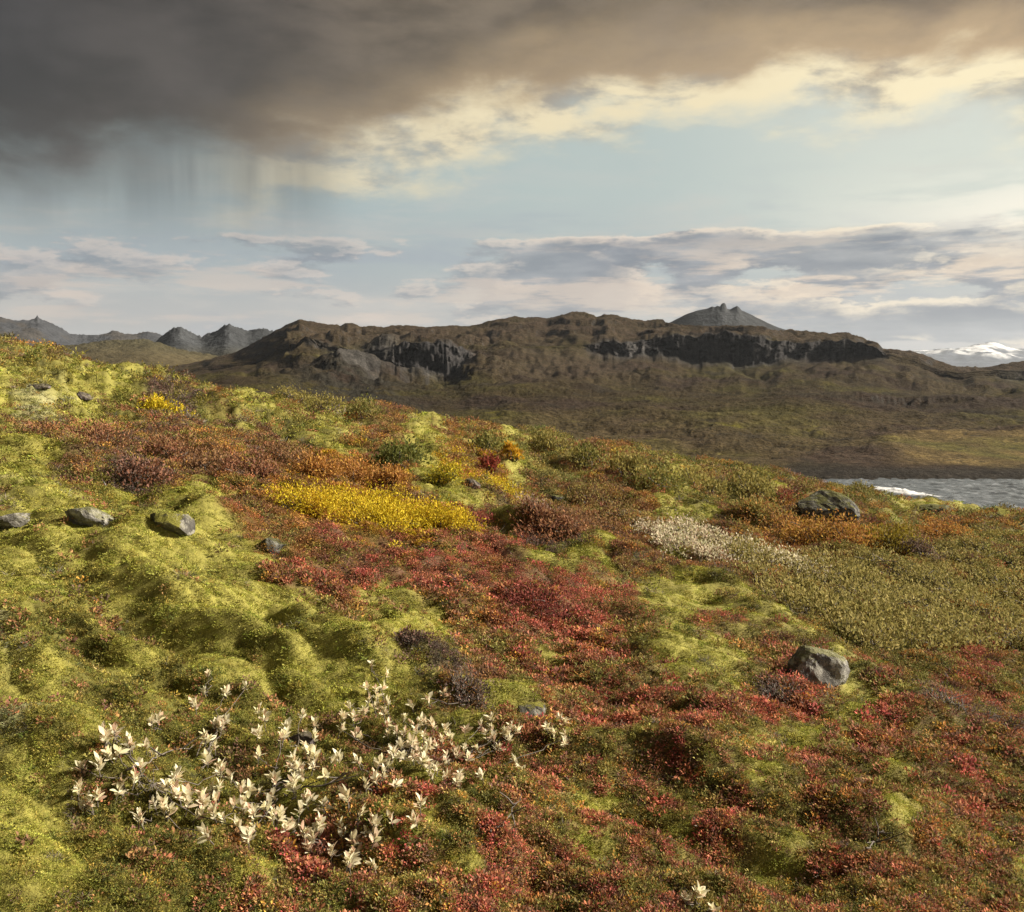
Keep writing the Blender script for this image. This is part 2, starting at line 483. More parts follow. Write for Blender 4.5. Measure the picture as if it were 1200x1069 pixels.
def grid_mesh(name, P, colors=None, mat=None, wrap=False, attrs=None):
    """one mesh from an (n, m, 3) lattice of points"""
    n, m = P.shape[:2]
    idx = np.arange(n * m).reshape(n, m)
    q = np.stack([idx[:-1, :-1], idx[:-1, 1:], idx[1:, 1:], idx[1:, :-1]], -1).reshape(-1, 4)
    me = bpy.data.meshes.new(name)
    me.vertices.add(n * m); me.vertices.foreach_set('co', P.reshape(-1).astype(np.float32))
    me.loops.add(q.size); me.loops.foreach_set('vertex_index', q.reshape(-1).astype(np.int32))
    me.polygons.add(len(q)); me.polygons.foreach_set('loop_start', np.arange(0, q.size, 4, dtype=np.int32))
    me.polygons.foreach_set('loop_total', np.full(len(q), 4, np.int32))
    me.polygons.foreach_set('use_smooth', np.ones(len(q), bool))
    me.update(calc_edges=True)
    if colors is not None:
        set_color(me, colors)
    for k, v in (attrs or {}).items():
        a = me.attributes.new(k, 'FLOAT', 'POINT'); a.data.foreach_set('value', np.asarray(v, np.float32).ravel())
    if mat:
        me.materials.append(mat)
    o = bpy.data.objects.new(name, me)
    COL.objects.link(o)
    return o


def set_color(me, colors, name='Col'):
    c = np.ones((len(me.vertices), 4), np.float32)
    c[:, :3] = np.asarray(colors, np.float32).reshape(-1, 3)
    a = me.color_attributes.new(name, 'FLOAT_COLOR', 'POINT')
    a.data.foreach_set('color', c.ravel())


def tag(o, label=None, cat=None, group=None, kind=None):
    for k, v in (('label', label), ('category', cat), ('group', group), ('kind', kind)):
        if v:
            o[k] = v
    return o


def attr_material(name, scales, amp, bumps, rough=0.85, spec=0.2, tint=None):
    """surface colour from the vertex colours, broken up by noise in metres, with fine relief"""
    m = bpy.data.materials.new(name); m.use_nodes = True
    w = NT(m.node_tree)
    out = w.new('ShaderNodeOutputMaterial'); p = w.new('ShaderNodeBsdfPrincipled')
    w.link(p.outputs[0], out.inputs[0])
    a = w.new('ShaderNodeAttribute', attribute_name='Col')
    tc = w.new('ShaderNodeTexCoord')
    col = a.outputs['Color']
    for s, k in zip(scales, amp):
        n = w.noise(tc.outputs['Object'], s, 6.0, 0.62)
        col = w.scale(col, n.step(0.22, 0.78, 1 - k, 1 + k))
    if tint:
        n = w.noise(tc.outputs['Object'], tint[0], 4.0, 0.6)
        col = w.mix(n.step(0.45, 0.75) * tint[2], col, tint[1])
    w.link(col, p.inputs['Base Color'])
    p.inputs['Roughness'].default_value = rough
    p.inputs['Specular IOR Level'].default_value = spec
    prev = None
    for s, dist, strength in bumps:
        n = w.noise(tc.outputs['Object'], s, 5.0, 0.65)
        b = w.new('ShaderNodeBump')
        b.inputs['Strength'].default_value = strength; b.inputs['Distance'].default_value = dist
        w.link(n, b.inputs['Height'])
        if prev is not None:
            w.link(prev, b.inputs['Normal'])
        prev = b.outputs[0]
    w.link(prev, p.inputs['Normal'])
    return m


def build_ground():
    w = species(GX, GY, sharp=False)
    col = np.zeros(GX.shape + (3,), np.float32)
    for s, ch in enumerate(SPECIES):
        col += w[..., s:s + 1] * np.array(MAT[ch], np.float32)
    col *= (1 + 0.28 * fbm(GX, GY, 0.5, 3, 0.6, 50) * np.clip(6 / GR, 0.3, 1))[..., None]
    wet = sstep(GR, 70, 110)[..., None]
    col = col * (1 - wet) + wet * np.array((0.06, 0.052, 0.032), np.float32)
    m = attr_material('ground_cover', (3.0, 42.0), (0.22, 0.30), ((9.0, 0.03, 0.5), (110.0, 0.012, 0.7)))
    o = grid_mesh('ground', np.stack([GX, GY, GZ], -1), col, m)
    tag(o, 'hummocky moss and heath slope falling away to the river', 'ground', kind='structure')
    return o


build_ground()


# ------------------------------------------------------------------ hills built from their profiles
def hill(name, table, segs, ucols, noise_fn, color_fn, mat, label, cat='hill', soften=0):
    """table: (u, [(v or None, distance, z or None), ...]) - height follows from distance and elevation"""
    us = np.array([t[0] for t in table], float)
    K = len(table[0][1])
    Dk, Zk = [], []
    for k in range(K):
        D = np.interp(ucols, us, [t[1][k][1] for t in table])
        vals = []
        for (u, prof) in table:
            v, d, z = prof[k]
            if z is None:
                dx, dy, dz = ray(u, v)
                z = EYE + dz / math.hypot(dx, dy) * d
            vals.append(z)
        Zc = np.interp(ucols, us, vals)
        if soften and k != soften:
            ker = np.hanning(27)[1:-1]; ker /= ker.sum()
            D = np.convolve(np.pad(D, 12, mode='edge'), ker, mode='valid'); Zc = np.convolve(np.pad(Zc, 12, mode='edge'), ker, mode='valid')
        Dk.append(D); Zk.append(Zc)
    az = np.array([math.atan2(*ray(u, 430)[:2]) for u in ucols])
    rowsD, rowsZ, rowsT = [], [], []
    for k, n in enumerate(segs):
        t = np.linspace(0, 1, n, endpoint=(k == len(segs) - 1))[:, None]
        rowsD.append(Dk[k] * (1 - t) + Dk[k + 1] * t)
        rowsZ.append(Zk[k] * (1 - t) + Zk[k + 1] * t)
        rowsT.append(np.repeat(k + t, len(ucols), 1))
    D, Z, T = np.concatenate(rowsD), np.concatenate(rowsZ), np.concatenate(rowsT)
    # soften the breaks of slope a little
    for _ in range(2):
        Z[1:-1] = Z[1:-1] * 0.5 + 0.25 * (Z[:-2] + Z[2:]); D[1:-1] = D[1:-1] * 0.5 + 0.25 * (D[:-2] + D[2:])
    AZ = np.repeat(az[None, :], D.shape[0], 0); U = np.repeat(np.asarray(ucols)[None, :], D.shape[0], 0)
    dD, dZ = noise_fn(AZ, D, Z, T, U)
    D, Z = D + dD, Z + dZ
    X_, Y_ = D * np.sin(AZ), D * np.cos(AZ)
    P = np.stack([X_, Y_, Z], -1)
    e1 = np.gradient(P, axis=0); e2 = np.gradient(P, axis=1)
    N = np.cross(e2, e1); N /= np.maximum(np.linalg.norm(N, axis=-1, keepdims=True), 1e-9)
    N *= np.sign(N[..., 2:3] + 1e-9)
    col = color_fn(P, N, T, U)
    o = grid_mesh(name, P, col, mat)
    tag(o, label, cat, kind='structure')
    return o, P


def lerp3(a, b, t):
    return a * (1 - t[..., None]) + np.asarray(b, np.float32) * t[..., None]


MAT_HILL = attr_material('hill_heath', (0.35, 1.4), (0.3, 0.45), ((0.5, 1.6, 0.8), (2.2, 0.5, 0.9)), 0.95, 0.05)
MAT_FAR = attr_material('far_rock', (0.04, 0.2), (0.2, 0.25), ((0.05, 8.0, 0.5), (0.25, 2.0, 0.5)), 0.95, 0.05)

# main plateau: (u, crest v, crest distance, cliff top v, cliff foot v, cliff distance, v of the slope at 300 m, river-side z)
MESA = [(120, 436, 700, 438, 440, 520, 462, -12), (220, 428, 680, 432, 436, 520, 458, -12), (280, 412, 660, 424, 428, 500, 452, -12), (322, 388, 640, 412, 416, 480, 455, -13),
        (340, 379, 640, 402, 408, 470, 458, -13), (352, 376, 640, 398, 404, 460, 460, -14), (392, 381, 640, 398, 404, 450, 465, -15), (400, 382, 640, 400, 406, 440, 468, -15), (408, 379, 630, 402, 410, 440, 470, -15), (418, 381, 630, 404, 414, 440, 470, -15),
        (424, 384, 630, 404, 416, 440, 470, -15), (450, 383, 630, 400, 424, 430, 472, -16), (470, 382, 620, 398, 436, 430, 474, -16), (500, 382, 620, 400, 441, 430, 476, -16), (535, 382, 620, 408, 436, 440, 474, -16), (550, 381, 620, 412, 420, 450, 470, -17),
        (575, 377, 620, 409, 411, 460, 468, -17), (596, 371, 620, 406, 408, 470, 466, -17), (640, 372, 620, 404, 406, 480, 466, -17.4), (656, 369, 620, 404, 406, 480, 466, -17.4), (668, 365, 620, 404, 406, 480, 466, -17.4), (684, 366, 620, 401, 408, 480, 468, -17.6),
        (698, 371, 610, 401, 412, 480, 468, -17.6), (708, 367, 610, 402, 419, 480, 468, -17.6), (716, 368, 610, 402, 420, 480, 468, -17.6), (732, 374, 600, 402, 420, 480, 470, -17.6), (745, 376, 600, 401, 416, 485, 470, -17.6), (776, 374, 600, 397, 414, 490, 470, -17.6), (779, 377, 590, 396, 414, 490, 470, -17.6),
        (788, 379, 580, 393, 420, 490, 470, -17.6), (830, 383, 560, 392, 424, 490, 470, -17.6), (870, 381, 540, 391, 426, 490, 470, -17.6), (896, 384, 540, 393, 425, 485, 470, -17.6), (905, 388, 540, 398, 420, 490, 470, -17.6),
        (925, 386, 560, 398, 415, 500, 468, -17.6), (936, 389, 560, 399, 416, 500, 468, -17.6), (975, 392, 560, 398, 418, 500, 466, -17.6), (990, 391, 560, 397, 417, 500, 466, -17.6), (1015, 398, 540, 402, 416, 490, 466, -17.6), (1028, 404, 530, 408, 416, 485, 468, -17.6),
        (1034, 411, 530, 414, 420, 480, 468, -17.6), (1050, 415, 530, 418, 424, 480, 468, -17.6), (1062, 413, 540, 419, 426, 480, 468, -17.6), (1080, 418, 540, 424, 430, 480, 468, -17.6), (1100, 427, 540, 432, 438, 470, 470, -17.6), (1122, 432, 540, 436, 442, 460, 470, -17.6),
        (1150, 434, 560, 438, 444, 460, 472, -17.6), (1175, 429, 560, 436, 446, 460, 474, -17.6), (1200, 427, 560, 435, 448, 460, 476, -17.6), (1260, 424, 560, 434, 446, 460, 478, -17.6), (1360, 430, 560, 438, 450, 460, 480, -17.6)]


def build_mesa():
    tab = []
    for (u, vc, dc, vt, vf, dcl, v3, zb) in MESA:
        q = 1.0 / math.cos(math.atan2(u - CU, FPX))
        tab.append((u, [(None, 118 * q, zb - 4.0), (None, 152 * q, zb - 0.9), (None, 158 * q, zb + 0.3), (v3, 310, None), (vf, dcl, None), (vt, dcl + 7, None), (vc, dc, None), (None, dc + 160, 0.0), (None, dc + 420, -22.0)]))
    u0 = np.concatenate([np.linspace(90, 300, 60)[:-1], np.linspace(300, 1230, 820), np.linspace(1230, 1360, 30)[1:]])

    def blocks(s, T, w, seed):
        i = np.floor(s / w); n = 1 + np.floor(_hash(i, i * 0 + 3, seed) / 65536.0 * 3)
        return _hash(i, np.floor((T + _hash(i, i * 0, seed + 1) / 65536.0) * n), seed + 2) / 65536.0

    def nz(AZ, D, Z, T, U):
        x, y = D * np.sin(AZ), D * np.cos(AZ)
        ridge = 1 - np.abs(fbm(x, y, 60, 4, 0.5, 101)) * 1.6
        z = fbm(x, y, 90, 4, 0.5, 102) * 3.2 * sstep(T, 2.0, 2.6) * (1 - 0.55 * sstep(T, 4.6, 6.0))
        lava = sstep(T, 2.02, 2.25)
        hum = fbm(x, y, 24.0, 3, 0.5, 103) * 1.6 + (cushion(x, y, 6.0, 104) - 0.4) * 0.5 * (1 - 0.75 * sstep(T, 2.4, 3.1)) + fbm(x, y, 3.0, 3, 0.6, 105) * 0.5
        smooth = sstep(U, 1040, 1090) * (1 - sstep(T, 2.36, 2.5))          # the grassy tan bank by the river
        z = z + hum * lava * (1 - 0.8 * smooth) * (1 - 0.6 * sstep(T, 3.6, 3.9))
        # ledges across the slope
        zz = Z + z + fbm(x, y, 70, 3, 0.5, 106) * 3.0
        st = 6.5
        fr = zz / st - np.floor(zz / st)
        ter = (sstep(fr, 0.72, 0.95) - fr) * st
        z = z + ter * sstep(T, 2.5, 2.8) * (1 - sstep(T, 3.6, 3.95)) * sstep(perlin(x / 60, y / 60, 107), -0.15, 0.3) * (0.12 + 0.30 * sstep(U, 960, 1000) * (1 - sstep(U, 1070, 1100)))
        z = z + ter * 0.5 * sstep(T, 5.1, 5.5) * (1 - sstep(T, 5.7, 6.0))
        # rough crest and crags
        z = z + fbm(x, y, 14, 4, 0.6, 108) * 1.6 * sstep(T, 4.9, 5.3) + np.abs(fbm(x, y, 8, 3, 0.6, 109)) * 1.0 * sstep(T, 5.2, 5.9)
        gul = 1 - np.abs(fbm(AZ * 480, D * 0.25, 34, 4, 0.55, 117)) * 2
        z = z - gul * 2.6 * sstep(T, 3.0, 3.7) * (1 - sstep(T, 5.5, 6.0)) * (1 - 0.7 * sstep(T, 3.9, 4.1) * (1 - sstep(T, 4.9, 5.1)))
        # columnar cliff: buttresses along the face
        cl = sstep(T, 3.7, 4.15) * (1 - sstep(T, 4.95, 5.35)) * np.interp(U, [120, 440, 460, 545, 560, 680, 700, 1030, 1050], [.1, .3, 1, 1, .12, .12, 1, 1, .1])
        s = AZ * 480
        d = cl * (blocks(s + 1.2 * perlin(s / 6.0, T, 115), T, 2.6, 110) * 4.2 + blocks(s, T * 0.6, 9.0, 116) * 5.0 + np.abs(perlin(s / 14.0, T * 0.4, 111)) * 8 + perlin(s / 1.5, T * 5, 112) * 0.9 - 5.0)
        z = z + cl * perlin(s / 5.0, T * 3.0, 113) * 1.3
        # gullies in the left flank
        gl = sstep(U, 300, 340) * (1 - sstep(U, 560, 660)) * sstep(T, 3.0, 3.6) * (1 - sstep(T, 5.2, 5.9))
        z = z + gl * (ridge - 0.6) * 7.0
        z = z + fbm(x, y, 7, 3, 0.6, 114) * 1.1 * gl
        return d, z

    def cf(P, N, T, U):
        x, y, z = P[..., 0], P[..., 1], P[..., 2]
        n1, n2 = fbm(x, y, 45, 4, 0.55, 120), fbm(x, y, 9, 3, 0.6, 121)
        c = np.zeros(P.shape, np.float32) + np.array((0.070, 0.055, 0.030), np.float32)      # brown heath
        c = lerp3(c, (0.085, 0.078, 0.026), sstep(n1, 0.0, 0.5) * 0.8)                        # olive grass
        c = lerp3(c, (0.056, 0.040, 0.032), sstep(-n1, 0.05, 0.4) * 0.9)
        n3 = fbm(x, y, 22, 4, 0.6, 122)
        c = lerp3(c, (0.042, 0.036, 0.026), sstep(n3, 0.22, 0.5) * 0.8)                       # dark heath
        c = lerp3(c, (0.13, 0.12, 0.022), sstep(n2, 0.35, 0.6) * sstep(n1, 0.05, 0.4) * (0.35 + 0.5 * (1 - sstep(T, 2.5, 3.0))))  # moss spots
        c = lerp3(c, (0.088, 0.066, 0.046), sstep(T, 4.9, 5.4) * (0.45 + 0.4 * sstep(n2, -0.3, 0.3)))   # dry upper slope
        c = lerp3(c, (0.090, 0.070, 0.052), sstep(T, 3.1, 3.7) * (1 - sstep(T, 3.9, 4.1)) * sstep(U, 540, 600) * (1 - sstep(U, 700, 780)) * 0.7)
        tan = sstep(U, 1030, 1085) * (1 - sstep(T, 2.40, 2.52)) * sstep(T, 2.03, 2.1)
        c = lerp3(c, (0.150, 0.112, 0.050), tan * (0.55 + 0.45 * sstep(n2, -0.2, 0.3)))
        c = lerp3(c, (0.10, 0.10, 0.03), tan * sstep(n1, 0.1, 0.4) * 0.7)
        steep = sstep(N[..., 2], 0.86, 0.62)
        rock = (0.060, 0.057, 0.057)
        c = lerp3(c, rock, steep * 0.9 * sstep(T, 2.3, 2.8))
        cl = sstep(T, 3.85, 4.05) * (1 - sstep(T, 4.92, 5.12))
        amt = np.interp(U, [120, 300, 440, 460, 545, 560, 680, 700, 800, 900, 1030, 1045, 1160, 1180, 1400], [0, 0.0, 0.3, 1, 1, 0.0, 0.0, 0.9, 1, 1, 0.9, 0.0, 0.0, 0.5, 0.5])
        c = lerp3(c, (0.066, 0.066, 0.073), cl * amt)
        c = lerp3(c, (0.14, 0.14, 0.145), cl * amt * sstep(n2, 0.15, 0.55) * 0.7)
        # scree below the left knob
        sc = np.exp(-((U - 432 + (T - 4.5) * -26) / 26) ** 2) * sstep(T, 3.55, 3.75) * (1 - sstep(T, 4.9, 5.5))
        c = lerp3(c, (0.090, 0.088, 0.088), np.clip(sc * 1.3, 0, 1))
        # dark rocky gully under it
        dk = np.exp(-((U - 410) / 75) ** 2) * sstep(T, 2.6, 2.95) * (1 - sstep(T, 3.55, 3.8))
        c = lerp3(c, (0.045, 0.042, 0.034), np.clip(dk * 1.3, 0, 1) * sstep(n2, -0.4, 0.1))
        c = lerp3(c, (0.05, 0.046, 0.042), sstep(T, 1.0, 1.5) * (1 - sstep(T, 2.01, 2.06)) * 0.9)   # wet gravel shore
        c *= (1 + 0.25 * n2)[..., None]
        n4 = fbm(x, y, 4.0, 3, 0.65, 123)
        c = c * (1 + 0.45 * n4)[..., None]
        c = lerp3(c, (0.03, 0.027, 0.022), sstep(n4, 0.3, 0.55) * sstep(fbm(x, y, 50, 2, 0.5, 124), -0.2, 0.3) * 0.8)
        c = c * (1 + 0.55 * (1 - sstep(T, 2.35, 3.0)) * sstep(T, 2.02, 2.1))[..., None]
        return np.clip(c * np.array((0.59, 0.57, 0.54), np.float32), 0.006, 1)  # whole hill darkened in its colour, in place of a cloud shadow

    return hill('hill', tab, (6, 6, 110, 70, 34, 46, 10, 4), u0, nz, cf, MAT_HILL,
                'brown heath plateau with dark basalt cliff bands beyond the river', soften=6)


build_mesa()


def simple_ridge(name, crest, d, front, back, cols, rough, cf, mat, label, cat='hill', zbase=-20.0, smooth=0.12, jag=0.0):
    """a ridge whose crest line follows crest [(u, v)]"""
    tab = []
    us = np.linspace(crest[0][0], crest[-1][0], cols)
    vs = np.interp(us, [c[0] for c in crest], [c[1] for c in crest])
    vs = vs + jag * (fbm(us, us * 0, 16.0, 4, 0.6, 77) + np.abs(perlin(us / 5.0, us * 0, 78)) - 0.4)
    kn = max(3, int(cols * smooth)) | 1
    ker = np.hanning(kn + 2)[1:-1]; ker /= ker.sum()
    vsm = np.convolve(np.pad(vs, kn // 2, mode='edge'), ker, mode='valid')
    for u, v, v2 in zip(us, vs, vsm):
        dx, dy, dz = ray(u, v)
        k = d / math.hypot(dx, dy)
        zc = EYE + dz * k; zs = EYE + ray(u, v2)[2] * k
        zn = zs + 0.1 * max(zc - zs, 0)
        tab.append((u, [(None, d - front, zbase), (None, d - front * 0.45, zbase + (zs - zbase) * 0.45), (None, d - front * 0.08, zbase + (zn - zbase) * 0.9), (None, d, zc), (None, d + back, zbase)]))

    def nz(AZ, D, Z, T, U):
        x, y = D * np.sin(AZ), D * np.cos(AZ)
        g = 1 - np.abs(fbm(x, y, front * 0.35, 4, 0.5, 130)) * 2
        a = np.clip((Z - zbase) / 60.0, 0, 1)
        return 0 * D, (fbm(x, y, front * 0.2, 5, 0.6, 131) * rough + g * rough * 0.8 * (1 - sstep(T, 2.5, 3.0))) * a
    return hill(name, tab, (30, 40, 26, 12), us, nz, cf, mat, label, cat)


def cf_grey(base, low, lowz):
    def f(P, N, T, U):
        n = fbm(P[..., 0], P[..., 1], 60, 4, 0.55, 140)
        c = np.zeros(P.shape, np.float32) + np.array(base, np.float32)
        c = lerp3(c, low, sstep(-P[..., 2], -lowz[1], -lowz[0]) * (0.7 + 0.3 * sstep(n, -0.3, 0.3)))
        c = lerp3(c, (0.05, 0.05, 0.055), sstep(N[..., 2], 0.8, 0.5) * 0.8)
        return np.clip(c * (1 + 0.3 * n)[..., None], 0.01, 1)
    return f


simple_ridge('cone_hill', [(740, 395), (770, 385), (783, 378), (800, 369), (815, 364), (828, 361), (833, 358.5), (836, 359.5), (839, 357.5), (842, 359), (844, 355), (847, 354), (849, 356), (850, 361), (854, 362),
                           (858, 359.5), (862, 357.5), (865, 360), (867, 363), (880, 369), (896, 377), (912, 384), (925, 388), (950, 394)], 1150, 190, 200, 260, 0.9,
             cf_grey((0.050, 0.054, 0.060), (0.075, 0.062, 0.042), (14, 34)), MAT_FAR, 'grey conical hill with a toothed summit behind the plateau')
simple_ridge('crag_hill', [(170, 410), (180, 404), (190, 397), (197, 391), (203, 387), (212, 385), (222, 388), (230, 393), (238, 395), (248, 391), (258, 386), (265, 381), (271, 380), (280, 384), (290, 388), (302, 386), (318, 386), (330, 390), (350, 398), (400, 410)],
             980, 260, 220, 420, 4.5, cf_grey((0.045, 0.049, 0.055), (0.056, 0.052, 0.034), (4, 26)), MAT_FAR, 'dark blue-grey craggy knolls left of the brown plateau', smooth=0.09, jag=2.6)
simple_ridge('moor_hill', [(-140, 404), (-40, 406), (40, 407), (90, 405), (120, 402), (150, 398), (170, 398), (190, 403), (210, 410), (240, 416), (290, 425)],
             800, 260, 220, 300, 4.0, cf_grey((0.060, 0.055, 0.032), (0.070, 0.056, 0.030), (0, 30)), MAT_FAR, 'low olive moorland rise in front of the far left mountain', jag=2.0)
def cf_streak(P, N, T, U):
    n = fbm(P[..., 0], P[..., 1], 70, 4, 0.6, 150)
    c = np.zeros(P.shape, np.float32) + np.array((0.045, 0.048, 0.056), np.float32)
    c = lerp3(c, (0.06, 0.05, 0.038), sstep(n, 0.0, 0.4) * 0.6)
    return lerp3(c, (0.55, 0.56, 0.6), sstep(fbm(P[..., 0], P[..., 1] * 0.3, 26, 4, 0.65, 151), 0.22, 0.42) * 0.8 * sstep(U, 108, 120) * (1 - sstep(U, 146, 156)))
simple_ridge('far_mountain', [(-260, 372), (-160, 366), (-80, 370), (0, 373), (20, 375), (36, 376), (44, 374.5), (47, 370), (49, 375), (60, 380), (75, 386), (84, 392), (95, 393), (110, 393), (126, 393), (132, 387.5), (138, 387), (148, 391), (160, 392), (170, 390), (182, 391), (195, 397), (220, 404)],
             1900, 420, 400, 400, 7.0, cf_streak, MAT_FAR, 'bluish far mountain with a rounded shoulder beyond the moorland', 'mountain', smooth=0.09, jag=2.0)


def cf_snow(P, N, T, U):
    n = fbm(P[..., 0], P[..., 1], 420, 5, 0.62, 160)
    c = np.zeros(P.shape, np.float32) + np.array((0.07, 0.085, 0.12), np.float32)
    s = sstep(P[..., 2] + n * 110, 70, 130)
    return lerp3(c, (0.80, 0.82, 0.86), s * sstep(fbm(P[..., 0], P[..., 1] * 0.5, 120, 4, 0.65, 161), -0.25, 0.1))
simple_ridge('snow_mountain', [(980, 428), (1030, 420), (1065, 413), (1080, 411), (1097, 409), (1112, 410), (1130, 407), (1140, 405), (1150, 404), (1165, 404), (1178, 407), (1190, 411), (1205, 412), (1240, 406), (1300, 404), (1400, 415)],
             7200, 1500, 900, 280, 26.0, cf_snow, MAT_FAR, 'distant blue mountain capped with patchy snow', 'mountain', -30.0)


# ------------------------------------------------------------------ river
def build_river():
    m = bpy.data.materials.new('river_water'); m.use_nodes = True
    w = NT(m.node_tree)
    out = w.new('ShaderNodeOutputMaterial'); p = w.new('ShaderNodeBsdfPrincipled')
    w.link(p.outputs[0], out.inputs[0])
    tc = w.new('ShaderNodeTexCoord')
    a = w.new('ShaderNodeAttribute', attribute_name='Col')
    w.link(a.outputs['Color'], p.inputs['Base Color'])
    p.inputs['Roughness'].default_value = 0.22
    p.inputs['IOR'].default_value = 1.33
    b = w.new('ShaderNodeBump'); b.inputs['Strength'].default_value = 0.5; b.inputs['Distance'].default_value = 0.4
    w.link(w.noise(tc.outputs['Object'], 1.1, 5.0, 0.6), b.inputs['Height'])
    w.link(b.outputs[0], p.inputs['Normal'])
    x, y = np.meshgrid(np.linspace(-40, 190, 420), np.linspace(56, 175, 240))
    z = RIVER_Z + fbm(x, y * 0.7, 2.0, 4, 0.65, 170) * 0.3
    # rapids: broken white water where the river bends in
    q = ((x - 61 - (y - 138) * -0.45) / 2.3) ** 2 + ((y - 138) / 6) ** 2
    foam = np.exp(-q)
    z = z + foam * (0.45 + 0.45 * fbm(x, y, 1.5, 3, 0.6, 171))
    f = sstep(foam + 0.35 * fbm(x, y, 2.0, 4, 0.65, 172), 0.35, 0.62)
    f2 = sstep(fbm(x, y * 0.6, 1.6, 4, 0.7, 173), 0.05, 0.55) * 0.55
    c = np.zeros(x.shape + (3,), np.float32) + np.array((0.05, 0.062, 0.075), np.float32)
    c = lerp3(c, (0.35, 0.38, 0.42), f2); c = lerp3(c, (0.85, 0.87, 0.9), f)
    o = grid_mesh('river', np.stack([x, y, z], -1), c, m)
    tag(o, 'grey rippled river with a short stretch of white rapids', 'river', kind='structure')


build_river()


# ------------------------------------------------------------------ the air: far things fade to blue
def build_haze():
    bm = bmesh.new(); bmesh.ops.create_cube(bm, size=1.0)
    for v in bm.verts:
        v.co = (v.co.x * 18400, v.co.y * 18400, -45 + (v.co.z + 0.5) * 400)
    me = bpy.data.meshes.new('haze'); bm.to_mesh(me); bm.free()
    m = bpy.data.materials.new('haze'); m.use_nodes = True
    w = NT(m.node_tree)
    out = w.new('ShaderNodeOutputMaterial'); p = w.new('ShaderNodeVolumePrincipled')
    p.inputs['Color'].default_value = (0.80, 0.88, 1.0, 1.0)
    p.inputs['Density'].default_value = HAZE
    p.inputs['Anisotropy'].default_value = 0.2
    w.link(p.outputs[0], out.inputs['Volume'])
    me.materials.append(m)
    o = bpy.data.objects.new('haze', me); COL.objects.link(o)
    tag(o, 'thin pale blue haze over the far hills', 'haze', kind='stuff')


HAZE = 5.5e-5
build_haze()


# ------------------------------------------------------------------ plant building blocks
def mesh_from(name, V, F, mat=None, attrs=None, colors=None, smooth=False):
    me = bpy.data.meshes.new(name)
    V = np.asarray(V, np.float32); F = np.asarray(F, np.int32)
    k = F.shape[1]
    me.vertices.add(len(V)); me.vertices.foreach_set('co', V.ravel())
    me.loops.add(F.size); me.loops.foreach_set('vertex_index', F.ravel())
    me.polygons.add(len(F)); me.polygons.foreach_set('loop_start', np.arange(0, F.size, k, dtype=np.int32))
    me.polygons.foreach_set('loop_total', np.full(len(F), k, np.int32))
    if smooth:
        me.polygons.foreach_set('use_smooth', np.ones(len(F), bool))
    me.update(calc_edges=True)
    for kk, v in (attrs or {}).items():
        a = me.attributes.new(kk, 'FLOAT', 'POINT'); a.data.foreach_set('value', np.asarray(v, np.float32).ravel())
    if colors is not None:
        set_color(me, colors)
    if mat:
        me.materials.append(mat)
    return me


def unit(v):
    return v / np.maximum(np.linalg.norm(v, axis=-1, keepdims=True), 1e-9)


def leaves(base, axis, length, width, rg, fold=0.25):
    """folded diamond leaves: base points, axes, lengths, widths -> verts, tris"""
    n = len(base)
    axis = unit(axis)
    ref = unit(rg.normal(size=(n, 3)))
    side = unit(np.cross(axis, ref)); nrm = np.cross(side, axis)
    L, W = length[:, None], width[:, None]
    mid = base + axis * L * 0.5
    v0, v3 = base, base + axis * L
    v1 = mid + side * W * 0.5 + nrm * W * fold
    v2 = mid - side * W * 0.5 + nrm * W * fold
    V = np.stack([v0, v1, v3, v2], 1).reshape(-1, 3)
    i = np.arange(n)[:, None] * 4
    F = np.concatenate([i + np.array([[0, 1, 2]]), i + np.array([[0, 2, 3]])], 1).reshape(-1, 3)
    return V, F


def tubes(paths, r0, r1, sides=3):
    """thin tapering stems along lists of points"""
    V, F = [], []
    for p in paths:
        p = np.asarray(p, float); n = len(p); b = len(V)
        t = unit(np.gradient(p, axis=0))
        s = unit(np.cross(t, np.array([0.31, 0.17, 0.93]))); q = np.cross(t, s)
        for k in range(n):
            rr = r0 + (r1 - r0) * k / (n - 1)
            for a in range(sides):
                an = 2 * math.pi * a / sides
                V.append(p[k] + (s[k] * math.cos(an) + q[k] * math.sin(an)) * rr)
        for k in range(n - 1):
            for a in range(sides):
                a2 = (a + 1) % sides
                F.append((b + k * sides + a, b + k * sides + a2, b + (k + 1) * sides + a2, b + (k + 1) * sides + a))
    return np.array(V), np.array(F)


def leaf_material(name, source, transl=0.3, rough=0.75):
    """leaf colour: 'instance' reads the tint of each plant, 'mesh' the vertex colours"""
    m = bpy.data.materials.new(name); m.use_nodes = True
    w = NT(m.node_tree)
    out = w.new('ShaderNodeOutputMaterial')
    if source == 'instance':
        a = w.new('ShaderNodeAttribute', attribute_name='tint', attribute_type='INSTANCER')
        s = w.new('ShaderNodeAttribute', attribute_name='shade')
        col = w.scale(a.outputs['Color'], X(w.nt, s.outputs['Fac']))
    else:
        col = w.new('ShaderNodeAttribute', attribute_name='Col').outputs['Color']
    p = w.new('ShaderNodeBsdfPrincipled')
    w.link(col, p.inputs['Base Color'])
    p.inputs['Roughness'].default_value = rough
    p.inputs['Specular IOR Level'].default_value = 0.1
    if transl > 0:
        t = w.new('ShaderNodeBsdfTranslucent'); w.link(col, t.inputs[0])
        mx = w.new('ShaderNodeMixShader'); mx.inputs[0].default_value = transl
        w.link(p.outputs[0], mx.inputs[1]); w.link(t.outputs[0], mx.inputs[2])
        w.link(mx.outputs[0], out.inputs[0])
    else:
        w.link(p.outputs[0], out.inputs[0])
    return m


